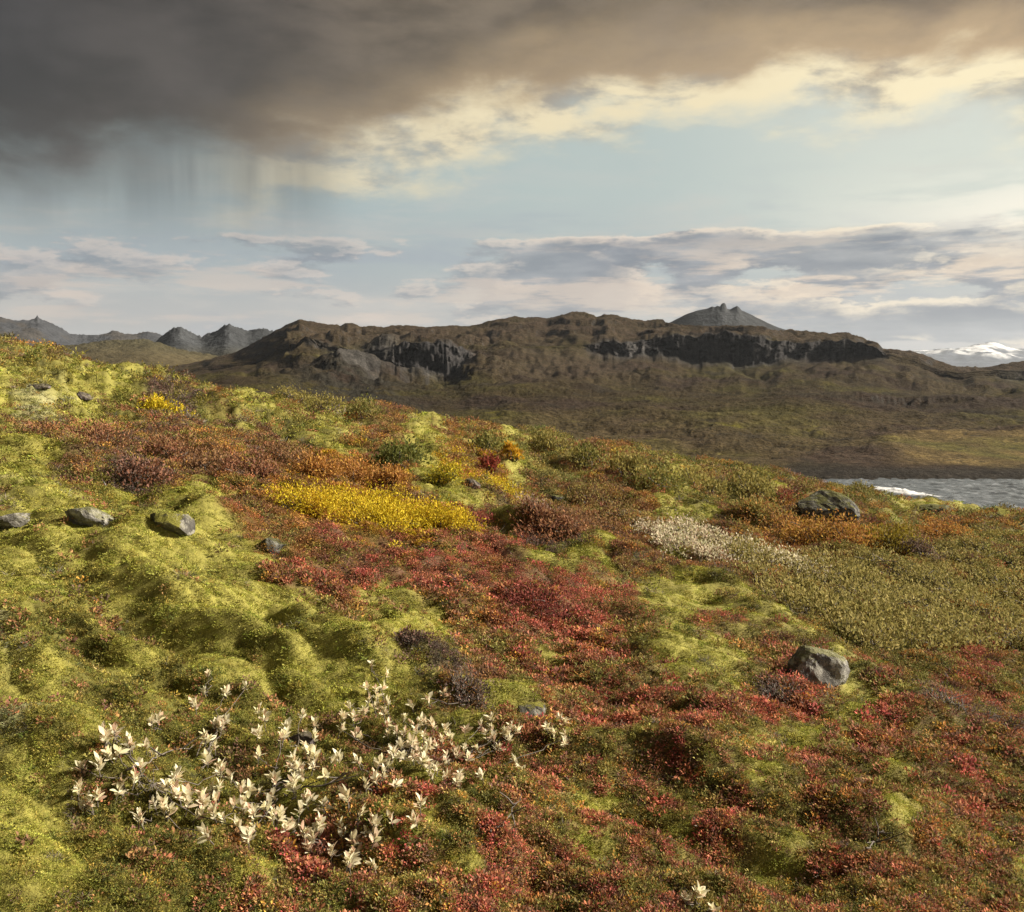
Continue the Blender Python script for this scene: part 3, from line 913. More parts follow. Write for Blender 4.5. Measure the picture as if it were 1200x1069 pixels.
M_TUFT = leaf_material('mat_plants', 'instance', 0.25)
M_LEAF = leaf_material('shrub_leaf', 'mesh', 0.3)


def wood_material():
    m = bpy.data.materials.new('grey_twig_bark'); m.use_nodes = True
    w = NT(m.node_tree)
    out = w.new('ShaderNodeOutputMaterial'); p = w.new('ShaderNodeBsdfPrincipled')
    w.link(p.outputs[0], out.inputs[0])
    tc = w.new('ShaderNodeTexCoord')
    w.link(w.ramp(w.noise(tc.outputs['Object'], 40.0, 4.0), [(0.3, (0.05, 0.04, 0.034)), (0.7, (0.17, 0.145, 0.125))]), p.inputs['Base Color'])
    p.inputs['Roughness'].default_value = 0.8
    return m


M_WOOD = wood_material()


# ------------------------------------------------------------------ low mat plants, scattered by the hundred thousand
def tuft(kind, seed):
    rg = np.random.default_rng(seed)
    if kind == 'moss':
        n = 34
        a, q = rg.uniform(0, 2 * np.pi, n), np.sqrt(rg.uniform(0, 1, n)) * 0.5
        base = np.stack([q * np.cos(a), q * np.sin(a), -0.05 + 0 * a], 1)
        ax = np.stack([0.9 * q * np.cos(a) + rg.normal(0, .25, n), 0.9 * q * np.sin(a) + rg.normal(0, .25, n), rg.uniform(.4, .9, n)], 1)
        V, F = leaves(base, ax, rg.uniform(.2, .38, n), rg.uniform(.045, .085, n), rg, 0.1)
    elif kind == 'needle':
        Bs, As, Ls = [], [], []
        for s in range(7):
            a, q = rg.uniform(0, 2 * np.pi), rg.uniform(0, .4)
            p = np.array([q * math.cos(a), q * math.sin(a), 0.0]); d = unit(np.array([math.cos(a) * .7, math.sin(a) * .7, rg.uniform(.5, 1.1)]))
            H = rg.uniform(.35, .75)
            for k in range(7):
                b = p + d * H * (k + .6) / 7
                Bs.append(b); As.append(d * .55 + rg.normal(0, .55, 3)); Ls.append(rg.uniform(.12, .2))
        V, F = leaves(np.array(Bs), np.array(As), np.array(Ls), np.array(Ls) * .38, rg, 0.2)
        n = len(Bs)
    elif kind in ('leafy', 'fine'):
        n, ls = (22, .27) if kind == 'leafy' else (54, .15)
        a, q = rg.uniform(0, 2 * np.pi, n), np.sqrt(rg.uniform(0, 1, n)) * 0.48
        h = rg.uniform(.1, .62, n) * (1 - 1.2 * q ** 2)
        base = np.stack([q * np.cos(a), q * np.sin(a), h], 1)
        ax = np.stack([np.cos(a) * .6 + rg.normal(0, .5, n), np.sin(a) * .6 + rg.normal(0, .5, n), rg.uniform(.05, 1.0, n)], 1)
        L = rg.uniform(.75, 1.25, n) * ls
        V, F = leaves(base, ax, L, L * rg.uniform(.45, .62, n), rg)
    else:                                                             # bare twigs
        n = 20
        a = rg.uniform(0, 2 * np.pi, n); q = rg.uniform(0, .3, n)
        base = np.stack([q * np.cos(a), q * np.sin(a), rg.uniform(-.05, .3, n)], 1)
        ax = np.stack([np.cos(a) + rg.normal(0, .4, n), np.sin(a) + rg.normal(0, .4, n), rg.uniform(.1, 1.0, n)], 1)
        V, F = leaves(base, ax, rg.uniform(.35, .7, n), rg.uniform(.02, .04, n), rg, 0.1)
    shade = np.repeat(rg.uniform(0.55, 1.35, n), 4)
    me = mesh_from('tuft_' + kind, V, F, M_TUFT, {'shade': shade})
    return bpy.data.objects.new('tuft_' + kind, me)


def scatter_tree(variants):
    ng = bpy.data.node_groups.new('scatter', 'GeometryNodeTree')
    ng.interface.new_socket('Geometry', in_out='INPUT', socket_type='NodeSocketGeometry')
    ng.interface.new_socket('Geometry', in_out='OUTPUT', socket_type='NodeSocketGeometry')
    N, Lk = ng.nodes, ng.links
    gi, go = N.new('NodeGroupInput'), N.new('NodeGroupOutput')
    g2i = N.new('GeometryNodeGeometryToInstance')
    for o in variants:
        oi = N.new('GeometryNodeObjectInfo'); oi.inputs['Object'].default_value = o
        Lk.new(oi.outputs['Geometry'], g2i.inputs[0])
    iop = N.new('GeometryNodeInstanceOnPoints'); iop.inputs['Pick Instance'].default_value = True
    def at(nm, dt):
        n = N.new('GeometryNodeInputNamedAttribute'); n.data_type = dt; n.inputs['Name'].default_value = nm
        return [s for s in n.outputs if s.enabled][0]
    Lk.new(gi.outputs[0], iop.inputs['Points']); Lk.new(g2i.outputs[0], iop.inputs['Instance'])
    Lk.new(at('pick', 'INT'), iop.inputs['Instance Index'])
    Lk.new(at('turn', 'FLOAT_VECTOR'), iop.inputs['Rotation'])
    Lk.new(at('size', 'FLOAT_VECTOR'), iop.inputs['Scale'])
    Lk.new(iop.outputs[0], go.inputs[0])
    return ng


def scatter_object(name, P, turn, size, tint, variants, label, cat):
    n = len(P)
    me = bpy.data.meshes.new(name)
    me.vertices.add(n); me.vertices.foreach_set('co', P.astype(np.float32).ravel())
    for nm, ty, fld, d in (('turn', 'FLOAT_VECTOR', 'vector', turn), ('size', 'FLOAT_VECTOR', 'vector', size)):
        me.attributes.new(nm, ty, 'POINT').data.foreach_set(fld, d.astype(np.float32).ravel())
    me.attributes.new('pick', 'INT', 'POINT').data.foreach_set('value', rng.integers(0, len(variants), n).astype(np.int32))
    c = np.ones((n, 4), np.float32); c[:, :3] = tint
    me.attributes.new('tint', 'FLOAT_COLOR', 'POINT').data.foreach_set('color', c.ravel())
    o = bpy.data.objects.new(name, me); COL.objects.link(o)
    md = o.modifiers.new('scatter', 'NODES'); md.node_group = scatter_tree(variants)
    tag(o, label, cat, kind='stuff')
    return o


MOSS = [(0.375, 0.369, 0.074), (0.32, 0.325, 0.062), (0.485, 0.466, 0.118), (0.243, 0.248, 0.048)]
OLIVE = [(0.26, 0.225, 0.052), (0.21, 0.19, 0.046), (0.32, 0.26, 0.060), (0.16, 0.15, 0.045)]
GREEN = [(0.13, 0.155, 0.040), (0.16, 0.17, 0.044), (0.10, 0.115, 0.040), (0.21, 0.20, 0.048)]
RED = [(0.508, 0.159, 0.109), (0.42, 0.146, 0.093), (0.559, 0.21, 0.126), (0.317, 0.121, 0.091), (0.508, 0.133, 0.119), (0.394, 0.171, 0.091)]
BRICK = [(0.35, 0.15, 0.088), (0.263, 0.119, 0.075), (0.413, 0.188, 0.1), (0.2, 0.1, 0.075)]
ORANGE = [(0.475, 0.237, 0.069), (0.388, 0.188, 0.065), (0.525, 0.312, 0.069), (0.338, 0.175, 0.069)]
BRONZE = [(0.288, 0.163, 0.077), (0.225, 0.131, 0.07), (0.35, 0.2, 0.088), (0.175, 0.106, 0.073)]
SCRUB = [(0.26, 0.23, 0.070), (0.32, 0.27, 0.085), (0.20, 0.19, 0.065), (0.38, 0.31, 0.10)]
DARK = [(0.17, 0.110, 0.092), (0.14, 0.10, 0.08), (0.20, 0.12, 0.10), (0.13, 0.11, 0.08)]
PALE = [(0.30, 0.29, 0.15), (0.25, 0.25, 0.12), (0.34, 0.32, 0.19)]
YELLOW = [(0.60, 0.47, 0.030), (0.52, 0.40, 0.028), (0.66, 0.53, 0.045), (0.52, 0.32, 0.026)]
GREY = [(0.20, 0.17, 0.15), (0.14, 0.12, 0.11), (0.26, 0.23, 0.20)]
# species -> (share, plant, palette)
MIX = {'m': [(.88, 'moss', MOSS), (.04, 'moss', OLIVE), (.045, 'needle', OLIVE), (.015, 'needle', GREEN), (.008, 'leafy', BRONZE), (.012, 'twig', GREY)],
       'o': [(.30, 'needle', OLIVE), (.12, 'needle', GREEN), (.27, 'moss', OLIVE), (.28, 'moss', MOSS), (.01, 'leafy', BRICK), (.02, 'leafy', BRONZE)],
       'p': [(.85, 'moss', PALE), (.15, 'moss', MOSS)],
       'r': [(.33, 'leafy', RED), (.16, 'leafy', BRICK), (.06, 'leafy', BRONZE), (.05, 'twig', GREY), (.20, 'needle', OLIVE), (.08, 'needle', GREEN), (.05, 'leafy', ORANGE), (.07, 'moss', MOSS)],
       'h': [(.045, 'leafy', RED), (.085, 'leafy', BRICK), (.08, 'leafy', BRONZE), (.04, 'twig', GREY), (.26, 'needle', OLIVE), (.09, 'needle', GREEN), (.05, 'leafy', ORANGE), (.20, 'moss', MOSS), (.08, 'leafy', SCRUB), (.06, 'moss', OLIVE)],
       'b': [(.34, 'leafy', BRONZE), (.12, 'leafy', BRICK), (.08, 'leafy', ORANGE), (.14, 'needle', OLIVE), (.15, 'twig', GREY), (.09, 'leafy', SCRUB), (.08, 'moss', MOSS)],
       'n': [(.30, 'leafy', ORANGE), (.22, 'leafy', BRONZE), (.10, 'leafy', BRICK), (.14, 'needle', OLIVE), (.14, 'leafy', SCRUB), (.10, 'moss', MOSS)],
       'k': [(.35, 'leafy', DARK), (.25, 'needle', DARK), (.25, 'twig', GREY), (.15, 'needle', OLIVE)],
       'g': [(.58, 'leafy', SCRUB), (.14, 'leafy', GREEN), (.10, 'leafy', BRONZE), (.10, 'twig', GREY), (.08, 'leafy', ORANGE)],
       'y': [(.45, 'leafy', ORANGE), (.25, 'leafy', YELLOW), (.30, 'leafy', BRONZE)]}


def scatter_plants(N=290000):
    s = rng.uniform(1 / 62.0, 1 / 1.75, N)
    # thin the nearest strip a little, add to the far one
    far = rng.uniform(0, 1, N) < 0.22
    s[far] = rng.uniform(1 / 62.0, 1 / 9.0, far.sum())
    r = 1.0 / s
    az = rng.uniform(R(-36.5), R(36.5), N)
    x, y = r * np.sin(az), r * np.cos(az)
    w = species(x, y)
    cum = np.cumsum(w, 1)
    sp = (rng.uniform(0, 1, N)[:, None] * cum[:, -1:] > cum).sum(1).clip(0, len(SPECIES) - 1)
    mixed = (rng.uniform(0, 1, N) < .08) & (w[:, SPECIES.index('m')] < .6)      # stray heath in every patch
    sp[mixed] = SPECIES.index('h')
    plant = np.empty(N, dtype='<U6'); tint = np.zeros((N, 3)); clust = perlin(az * 24, np.log(r) * 15, 200) * .5 + .5 + .25 * perlin(az * 60, np.log(r) * 37, 201)
    for k, ch in enumerate(SPECIES):
        i = np.nonzero(sp == k)[0]
        if not len(i):
            continue
        shares = np.cumsum([q[0] for q in MIX[ch]]); shares = shares / shares[-1]
        # neighbouring tufts tend to be the same plant
        u = (0.5 * rng.uniform(0, 1, len(i)) + 0.45 * clust[i])
        u = (np.argsort(np.argsort(u)) + .5) / len(u)
        pick = np.searchsorted(shares, u).clip(0, len(shares) - 1)
        for j, (_, pl, pal) in enumerate(MIX[ch]):
            q = i[pick == j]
            plant[q] = pl
            P = np.array(pal)
            tint[q] = P[rng.integers(0, len(P), len(q))]
    tint *= rng.uniform(0.75, 1.25, (N, 1)) * (1 + rng.normal(0, .06, (N, 3)))
    tint *= (1 + 0.30 * fbm(x, y, 0.9, 3, .55, 205) + 0.2 * perlin(az * 40, np.log(r) * 26, 206))[:, None]
    z = terrain_z(x, y)
    e = 0.02 * np.maximum(r, 2)
    gx = (terrain_z(x + e, y) - terrain_z(x - e, y)) / (2 * e); gy = (terrain_z(x, y + e) - terrain_z(x, y - e)) / (2 * e)
    lump = perlin(az * 30, np.log(r) * 19, 210) + .6 * perlin(az * 75, np.log(r) * 47, 211)
    dia = np.clip(0.0105 * r, .032, .36) * rng.uniform(.6, 1.5, N) * np.clip(1 + .38 * lump, .55, 1.6)
    turn = np.stack([np.arctan(gy) * .8, -np.arctan(gx) * .8, rng.uniform(0, 6.28, N)], 1)
    # tilt first, spin about the plant's own axis
    rx, ry, rz = turn.T
    turn = np.stack([rx * np.cos(rz) + ry * np.sin(rz), -rx * np.sin(rz) + ry * np.cos(rz), rz], 1)
    hs = rng.uniform(.7, 1.25, N)
    P = np.stack([x, y, z - dia * .03], 1)
    sets = [('moss', 'moss', ['moss'], 'yellow-green and olive moss fuzz carpeting the hummocks', 'moss'),
            ('crowberry', 'needle', ['needle'], 'short dark olive crowberry sprigs between the moss and red leaves', 'crowberry'),
            ('bilberry', 'leafy', ['leafy', 'fine'], 'small red, orange and bronze autumn leaves of low heath shrubs', 'bilberry'),
            ('heather_twig', 'twig', ['twig'], 'fine grey bare heather twigs poking through the mat', 'twigs')]
    for name, pl, kinds, label, cat in sets:
        i = np.nonzero(plant == pl)[0]
        size = np.stack([dia[i], dia[i], dia[i] * hs[i]], 1)
        if pl == 'moss':
            size *= 0.85
            size[:, 2] *= 0.6
        if pl in ('leafy', 'twig'):
            size *= 1.0
        for lod, (lo, hi) in enumerate(((0, 7.0), (7.0, 99))):
            if pl != 'leafy' and lod == 1:
                continue
            jj = np.arange(len(i)) if pl != 'leafy' else np.nonzero((r[i] >= lo) & (r[i] < hi))[0]
            kd = kinds[lod] if pl == 'leafy' else kinds[0]
            var = [tuft(kd, 300 + 10 * lod + q) for q in range(4)]
            nm, lb = name, label
            if pl == 'leafy' and lod == 1:
                nm, lb = 'heath_scrub', 'olive, bronze and rusty scrub leaves spread over the upper slope'
            scatter_object(nm, P[i[jj]], turn[i[jj]], size[jj], tint[i[jj]], var, lb, cat if lod == 0 else 'scrub')


scatter_plants()


# ------------------------------------------------------------------ rocks
def rock_material(name, base, dark, lichen, moss, moss_amt):
    m = bpy.data.materials.new(name); m.use_nodes = True
    w = NT(m.node_tree)
    out = w.new('ShaderNodeOutputMaterial'); p = w.new('ShaderNodeBsdfPrincipled')
    w.link(p.outputs[0], out.inputs[0])
    tc = w.new('ShaderNodeTexCoord'); oc = tc.outputs['Object']
    col = w.mix(w.noise(oc, 5.0, 6.0, 0.65).step(0.3, 0.7), dark, base)
    col = w.mix(w.noise(oc, 13.0, 7.0, 0.68).step(0.48, 0.60) * 0.9, col, lichen)
    g = w.new('ShaderNodeNewGeometry'); s = w.new('ShaderNodeSeparateXYZ'); w.link(g.outputs['Normal'], s.inputs[0])
    up = (X(w.nt, s.outputs[2]) + (w.noise(oc, 4.0, 4.0) - 0.5) * 0.9).step(0.55, 0.85)
    col = w.mix(up * moss_amt, col, moss)
    w.link(col, p.inputs['Base Color'])
    p.inputs['Roughness'].default_value = 0.95
    p.inputs['Specular IOR Level'].default_value = 0.1
    b = w.new('ShaderNodeBump'); b.inputs['Strength'].default_value = 1.0; b.inputs['Distance'].default_value = 0.07
    w.link(w.noise(oc, 14.0, 8.0, 0.7), b.inputs['Height']); w.link(b.outputs[0], p.inputs['Normal'])
    return m


RM = {'grey': rock_material('grey_lichen_rock', (0.30, 0.29, 0.275), (0.12, 0.115, 0.11), (0.46, 0.45, 0.41), (0.20, 0.20, 0.05), 0.6),
      'dark': rock_material('dark_basalt_rock', (0.12, 0.115, 0.11), (0.040, 0.040, 0.042), (0.25, 0.25, 0.22), (0.12, 0.12, 0.03), 0.75),
      'mossy': rock_material('mossy_rock', (0.20, 0.19, 0.17), (0.06, 0.058, 0.055), (0.34, 0.33, 0.29), (0.21, 0.20, 0.045), 1.0),
      'purple': rock_material('purple_basalt_rock', (0.12, 0.10, 0.11), (0.045, 0.038, 0.045), (0.22, 0.19, 0.20), (0.14, 0.13, 0.03), 0.4)}


def rock(u, v, wpx, aspect, flat, kind, seed, label, name='rock', sink=0.5):
    p = hit(u, v)
    d = (p - Vector((0, 0, EYE))).length
    w = wpx * d / FPX
    rg = np.random.default_rng(seed)
    bm = bmesh.new(); bmesh.ops.create_icosphere(bm, subdivisions=4, radius=0.5)
    V = np.array([q.co[:] for q in bm.verts])
    nrm = unit(V.copy())
    cuts = unit(rg.normal(size=(16, 3)) + np.array([0, 0, 0.1]))
    dist = rg.uniform(0.24, 0.40, 16)
    for c, q in zip(cuts, dist):                                        # split faces
        e = nrm @ c * 0.5 - q
        V = V - np.maximum((V @ c) - q, 0)[:, None] * c * 0.92
    n = fbm(V[:, 0] * 2 + V[:, 2] * 1.3 + seed, V[:, 1] * 2 - V[:, 2] * 1.1, 0.5, 4, .6, seed)
    n2 = fbm(V[:, 0] + V[:, 2] * .9 - seed, V[:, 1] - V[:, 2] * .8, 0.11, 3, .6, seed + 5)
    V = V + nrm * (n * 0.05 + n2 * 0.010)[:, None]
    V *= np.array([w, w * aspect, w * flat])
    V[:, 2] += w * flat * (0.5 - sink)
    for q, c in zip(bm.verts, V):
        q.co = c
    me = bpy.data.meshes.new(name); bm.to_mesh(me); bm.free()
    me.materials.append(RM[kind])
    o = bpy.data.objects.new(name, me); COL.objects.link(o)
    o.location = p; o.rotation_euler = (rg.normal(0, .08), 0.10 + rg.normal(0, .08), rg.uniform(-.6, .6))
    tag(o, label, 'rock')
    return o


rock(106, 612, 58, 0.7, 0.56, 'grey', 31, 'pale grey lichened rock half sunk in bright green moss', sink=0.4)
rock(202, 614, 58, 0.8, 0.60, 'mossy', 2, 'moss-capped grey rock right of the pale grey lichened rock')
rock(318, 641, 42, 0.8, 0.75, 'dark', 3, 'small dark upright rock with a mossy shoulder near the yellow bushes')
rock(18, 610, 54, 0.8, 0.5, 'mossy', 4, 'low rock covered in pale moss, left of the pale grey rock')
rock(962, 612, 82, 0.7, 0.55, 'dark', 5, 'large dark boulder on the slope above the river', 'boulder', 0.22)
rock(952, 794, 90, 0.75, 0.66, 'grey', 6, 'grey rock with heather twigs on top of the mossy bank', sink=0.3)
rock(352, 868, 34, 0.8, 0.7, 'purple', 7, 'small purplish grey stone among the cream willow leaves', 'stone')
rock(96, 466, 26, 0.8, 0.6, 'purple', 8, 'purple-brown rock on the upper moss slope, largest of a pair')
rock(47, 455, 22, 0.8, 0.5, 'purple', 9, 'flat purple-brown rock on the upper moss slope, smaller of a pair')
rock(72, 470, 10, 0.8, 0.6, 'dark', 10, 'tiny dark stone between the two purple-brown rocks', 'stone')
rock(323, 529, 22, 0.7, 0.4, 'grey', 11, 'small whitish stone in the rusty scrub of the upper slope', 'stone')
rock(553, 570, 30, 0.7, 0.6, 'purple', 12, 'dark purple rock between two small yellow bushes')
rock(1108, 602, 50, 0.8, 0.45, 'dark', 13, 'low brown rock on the knoll above the near river bank')
rock(1172, 604, 44, 0.8, 0.4, 'mossy', 14, 'mossy hump of rock on the knoll above the near river bank')
rock(612, 600, 14, 0.6, 0.3, 'grey', 15, 'flat whitish stone in the bronze-brown scrub', 'stone')
rock(655, 585, 26, 0.7, 0.45, 'dark', 16, 'dark rock sunk in the scrub beyond the flat whitish stone')
rock(860, 728, 18, 0.8, 0.5, 'purple', 17, 'small dark stone in the red leaves below the mossy bank', 'stone')
rock(622, 838, 44, 0.7, 0.6, 'mossy', 18, 'rounded stone wholly covered in yellow moss beside bare twigs', 'stone', 0.3)
rock(905, 645, 20, 0.8, 0.5, 'mossy', 19, 'small mossy stone beside the pale willow thicket', 'stone')
rock(1038, 573, 24, 0.8, 0.5, 'dark', 20, 'dark rock at the brow of the slope beside the rapids')


# ------------------------------------------------------------------ shrubs on the slope
def shrub(name, label, u, v, half_px, hgt, leaf, n, palette, group=None, cat='shrub', seed=0, squash=0.8, stems=12, gap=0.0):
    p = hit(u, v)
    d = (p - Vector((0, 0, EYE))).length
    a = half_px * d / FPX
    rg = np.random.default_rng(seed + int(u * 7 + v))
    root = bpy.data.objects.new(name, None); COL.objects.link(root)
    root.location = p; root.empty_display_size = 0.1
    tag(root, label, cat, group)
    # stems fan out from the base
    paths, tips = [], []
    for k in range(stems):
        an = rg.uniform(0, 2 * np.pi); rr = math.sqrt(rg.uniform(.1, 1)) * a * .95
        ex, ey = rr * math.cos(an), rr * math.sin(an) * squash
        ez = float(terrain_z(p.x + ex, p.y + ey)) - p.z
        H = hgt * rg.uniform(.6, 1.0) * (1 - .4 * (rr / a) ** 2)
        pts = [np.array([ex * t ** 0.8 * .9, ey * t ** 0.8 * .9, ez * t - .03 * (1 - t) + H * (t ** 1.4) * .95]) + rg.normal(0, .02 * a, 3) * (t > 0) for t in np.linspace(0, 1, 6)]
        paths.append(pts); tips.append(pts[-1])
        q = pts[3] + np.array([rg.normal(0, .25 * a), rg.normal(0, .25 * a), .35 * hgt])
        paths.append([pts[3], (pts[3] + q) / 2 + rg.normal(0, .01, 3), q]); tips.append(q)
    V, F = tubes(paths, max(.004, .0007 * d), max(.002, .0003 * d))
    st = bpy.data.objects.new('stems', mesh_from('stems', V, F, M_WOOD)); COL.objects.link(st); st.parent = root
    # leaves crowd the outer shell of the crown, in clumps round the twig ends
    tips = np.array(tips)
    lobes = np.concatenate([tips, np.stack([(lambda t, q: (q * a * np.cos(t), q * a * squash * np.sin(t)))(rg.uniform(0, 6.28, stems * 2), np.sqrt(rg.uniform(0, 1, stems * 2)))[i] for i in (0, 1)] + [np.zeros(stems * 2)], 1)])
    m = len(tips)
    lz = terrain_z(p.x + lobes[m:, 0], p.y + lobes[m:, 1]) - p.z
    lobes[m:, 2] = lz + hgt * rg.uniform(.35, .9, len(lobes) - m) * (1 - .35 * (lobes[m:, 0] ** 2 + (lobes[m:, 1] / squash) ** 2) / a ** 2)
    c = rg.integers(0, len(lobes), n)
    spread = a * .17
    B = lobes[c] + rg.normal(0, 1, (n, 3)) * np.array([spread, spread, min(spread, hgt * .28)])
    gz = terrain_z(p.x + B[:, 0], p.y + B[:, 1]) - p.z
    B[:, 2] = np.maximum(B[:, 2], gz + .01)
    ax = unit(B - np.array([0, 0, -hgt])) * .5 + rg.normal(0, .55, (n, 3)) + np.array([0, 0, .35])
    L = leaf * rg.uniform(.7, 1.3, n)
    V, F = leaves(B, ax, L, L * rg.uniform(.42, .6, n), rg)
    P = np.array(palette)
    col = P[rg.integers(0, len(P), len(lobes))][c] * .5 + P[rg.integers(0, len(P), n)] * .5
    col = col * rg.uniform(.7, 1.3, (n, 1))
    fo = bpy.data.objects.new('foliage', mesh_from('foliage', V, F, M_LEAF, colors=np.repeat(col, 4, 0))); COL.objects.link(fo); fo.parent = root
    fo['kind'] = 'stuff'
    return root


CREAM = [(0.72, 0.66, 0.50), (0.80, 0.74, 0.60), (0.55, 0.42, 0.32), (0.50, 0.50, 0.30)]
PINKISH = [(0.42, 0.30, 0.25), (0.50, 0.38, 0.30), (0.36, 0.26, 0.24)]
OLGREEN = [(0.27, 0.24, 0.075), (0.34, 0.29, 0.10), (0.20, 0.19, 0.065), (0.42, 0.35, 0.14)]
DKRED = [(0.22, 0.06, 0.052), (0.17, 0.06, 0.052), (0.28, 0.08, 0.06)]
# the yellow willows
Y = 'low dwarf willow in full yellow leaf, part of the broad yellow patch'
for (u, v, hp) in [(362, 598, 40), (415, 598, 44), (440, 622, 46), (480, 618, 46), (525, 626, 38)]:
    shrub('yellow_willow', Y, u, v, hp, 0.26, 0.030, 2600, YELLOW + [(0.56, 0.46, 0.04)], 'yellow willows of the broad patch', seed=1)
shrub('yellow_willow', 'small bright yellow willow just right of the dark purple rock', 592, 580, 30, 0.24, 0.04, 1300, YELLOW + [(0.45, 0.42, 0.03)], seed=2)
shrub('yellow_willow', 'small yellow-green willow just left of the dark purple rock', 524, 562, 22, 0.24, 0.04, 900, [(0.45, 0.40, 0.03), (0.55, 0.42, 0.03), (0.30, 0.28, 0.04)], seed=3)
shrub('yellow_willow', 'lone yellow willow high on the mossy slope', 190, 488, 22, 0.35, 0.07, 900, YELLOW + [(0.45, 0.42, 0.03)], seed=4)
shrub('orange_birch', 'tiny orange-yellow dwarf birch below the brow of the slope', 600, 541, 11, 0.45, 0.09, 420, [(0.55, 0.30, 0.03), (0.5, 0.34, 0.03)], seed=5)
shrub('red_birch', 'tiny red dwarf birch left of the orange-yellow one', 575, 556, 11, 0.4, 0.08, 400, [(0.30, 0.06, 0.04), (0.25, 0.08, 0.05)], seed=6)
for (u, v, hp) in [(420, 566, 34), (372, 562, 28), (455, 572, 22)]:
    shrub('orange_birch', 'orange-leaved dwarf birch behind the broad yellow patch', u, v, hp, 0.3, 0.045, 1300, ORANGE, 'orange birches behind the yellow patch', seed=7)
# pale willows half way down
for (u, v, hp) in [(765, 632, 26), (800, 626, 26), (790, 644, 28), (828, 636, 26), (826, 654, 26)]:
    shrub('cream_willow', 'cream-leaved willow in the pale thicket below the brown scrub', u, v, hp, 0.24, 0.055, 600, CREAM + [(0.30, 0.19, 0.13)], 'willows of the pale thicket', seed=8, squash=1.6)
for (u, v, hp) in [(858, 646, 28), (872, 662, 28), (898, 656, 26), (920, 668, 24)]:
    shrub('cream_willow', 'yellowish cream willow forming the right end of the pale thicket', u, v, hp, 0.24, 0.055, 560, CREAM[:2] + [(0.55, 0.52, 0.28), (0.34, 0.28, 0.14)], 'willows at the right end of the pale thicket', seed=9, squash=1.5)
shrub('cream_willow', 'small cream willow on its own in front of the pale thicket', 948, 676, 30, 0.2, 0.04, 420, CREAM, seed=10)
shrub('pinkish_willow', 'pinkish grey willow right of the small bright yellow willow', 622, 598, 26, 0.2, 0.04, 800, PINKISH, seed=11)
# brown dwarf birch
for (u, v, hp, pal, hg) in [(690, 622, 48, BRONZE, .25), (735, 612, 44, BRONZE + SCRUB, .25), (650, 628, 44, BRONZE + BRICK, .10), (700, 592, 40, BRONZE + SCRUB, .3), (640, 608, 34, BRONZE + BRICK, .12)]:
    shrub('dwarf_birch', 'bronze-brown dwarf birch in the scrub beyond the moss crest', u, v, hp, hg, 0.045, 1500, pal, 'brown birches beyond the moss crest', seed=12, stems=20)
for (u, v, hp, pal) in [(250, 556, 34, BRONZE), (300, 562, 34, BRONZE + BRICK), (165, 572, 30, BRICK + DARK), (205, 540, 34, BRICK + BRONZE), (120, 520, 34, BRICK + BRONZE), (340, 545, 28, BRONZE)]:
    shrub('dwarf_birch', 'rusty brown dwarf birch among the moss humps behind the pale grey rock', u, v, hp, 0.28, 0.04, 1300, pal, 'rusty birches behind the pale grey rock', seed=13)
# green willow scrub near the brow
for (u, v, hp, pal) in [(385, 480, 24, SCRUB), (350, 474, 22, SCRUB), (425, 490, 24, GREEN + SCRUB), (575, 530, 28, GREEN + SCRUB), (770, 568, 34, GREEN + SCRUB), (735, 560, 24, SCRUB), (640, 532, 22, SCRUB), (470, 548, 30, GREEN),
                        (820, 578, 30, SCRUB), (690, 548, 26, GREEN + SCRUB), (300, 458, 18, SCRUB + BRONZE), (880, 585, 26, SCRUB)]:
    shrub('green_willow', 'low olive green willow near the brow of the slope', u, v, hp, 0.55, 0.08, 1000, pal, 'green willows near the brow', seed=14)
# rusty and gold scrub round the large boulder
for (u, v, hp, pal) in [(900, 622, 34, ORANGE + BRONZE), (950, 632, 38, ORANGE + [(0.30, 0.22, 0.03)]), (1000, 640, 36, ORANGE + [(0.34, 0.26, 0.03)]), (1045, 645, 32, [(0.30, 0.24, 0.03), (0.22, 0.17, 0.035)]), (890, 606, 28, SCRUB), (1100, 632, 30, ORANGE)]:
    shrub('gold_scrub', 'low gold and rust coloured scrub below the large dark boulder', u, v, hp, 0.4, 0.06, 1300, pal, 'gold scrub below the large boulder', seed=15)
shrub('dark_bush', 'single dark leafless-looking bush in the gold scrub', 1076, 656, 20, 0.4, 0.05, 700, DARK, seed=16, stems=26)
shrub('red_bush', 'deep red leafy bush standing proud of the bilberry mat', 632, 722, 40, 0.13, 0.022, 1500, DKRED, seed=17)
# the willow thicket on the right
_rg = np.random.default_rng(21)
_spots = [(x + _rg.uniform(-16, 16) + (k % 2) * 34, y + _rg.uniform(-8, 8)) for k, y in enumerate((690, 712, 736, 762, 668)) for x in range(900, 1220, 66)]
for (u, v) in _spots:
    if u + (v - 690) * -0.8 < 895:
        continue
    shrub('green_willow', 'knee-high olive willow in the thicket right of the mossy bank', u, v, 46, 0.30, 0.048, 1000, OLGREEN, 'willows of the right-hand thicket', seed=18, stems=18)
# dead heather
for (u, v, hp, lb) in [(915, 815, 36, 'grey dead heather tuft left of the twiggy grey rock'), (552, 818, 30, 'dark purple-brown dead heather behind the cream willow'), (1120, 830, 44, 'grey-purple dead heather in the red hollow'), (1165, 852, 40, 'dull purple dead heather downhill of the red hollow')]:
    shrub('dead_heather', lb, u, v, hp, 0.10, 0.014, 700, DARK + [(0.16, 0.12, 0.12), (0.22, 0.18, 0.17)], cat='heather', seed=19, stems=46)
shrub('dead_heather', 'wiry dead heather draped over the grey rock on the bank', 965, 778, 32, 0.10, 0.012, 260, DARK + GREY, cat='heather', seed=20, stems=40)


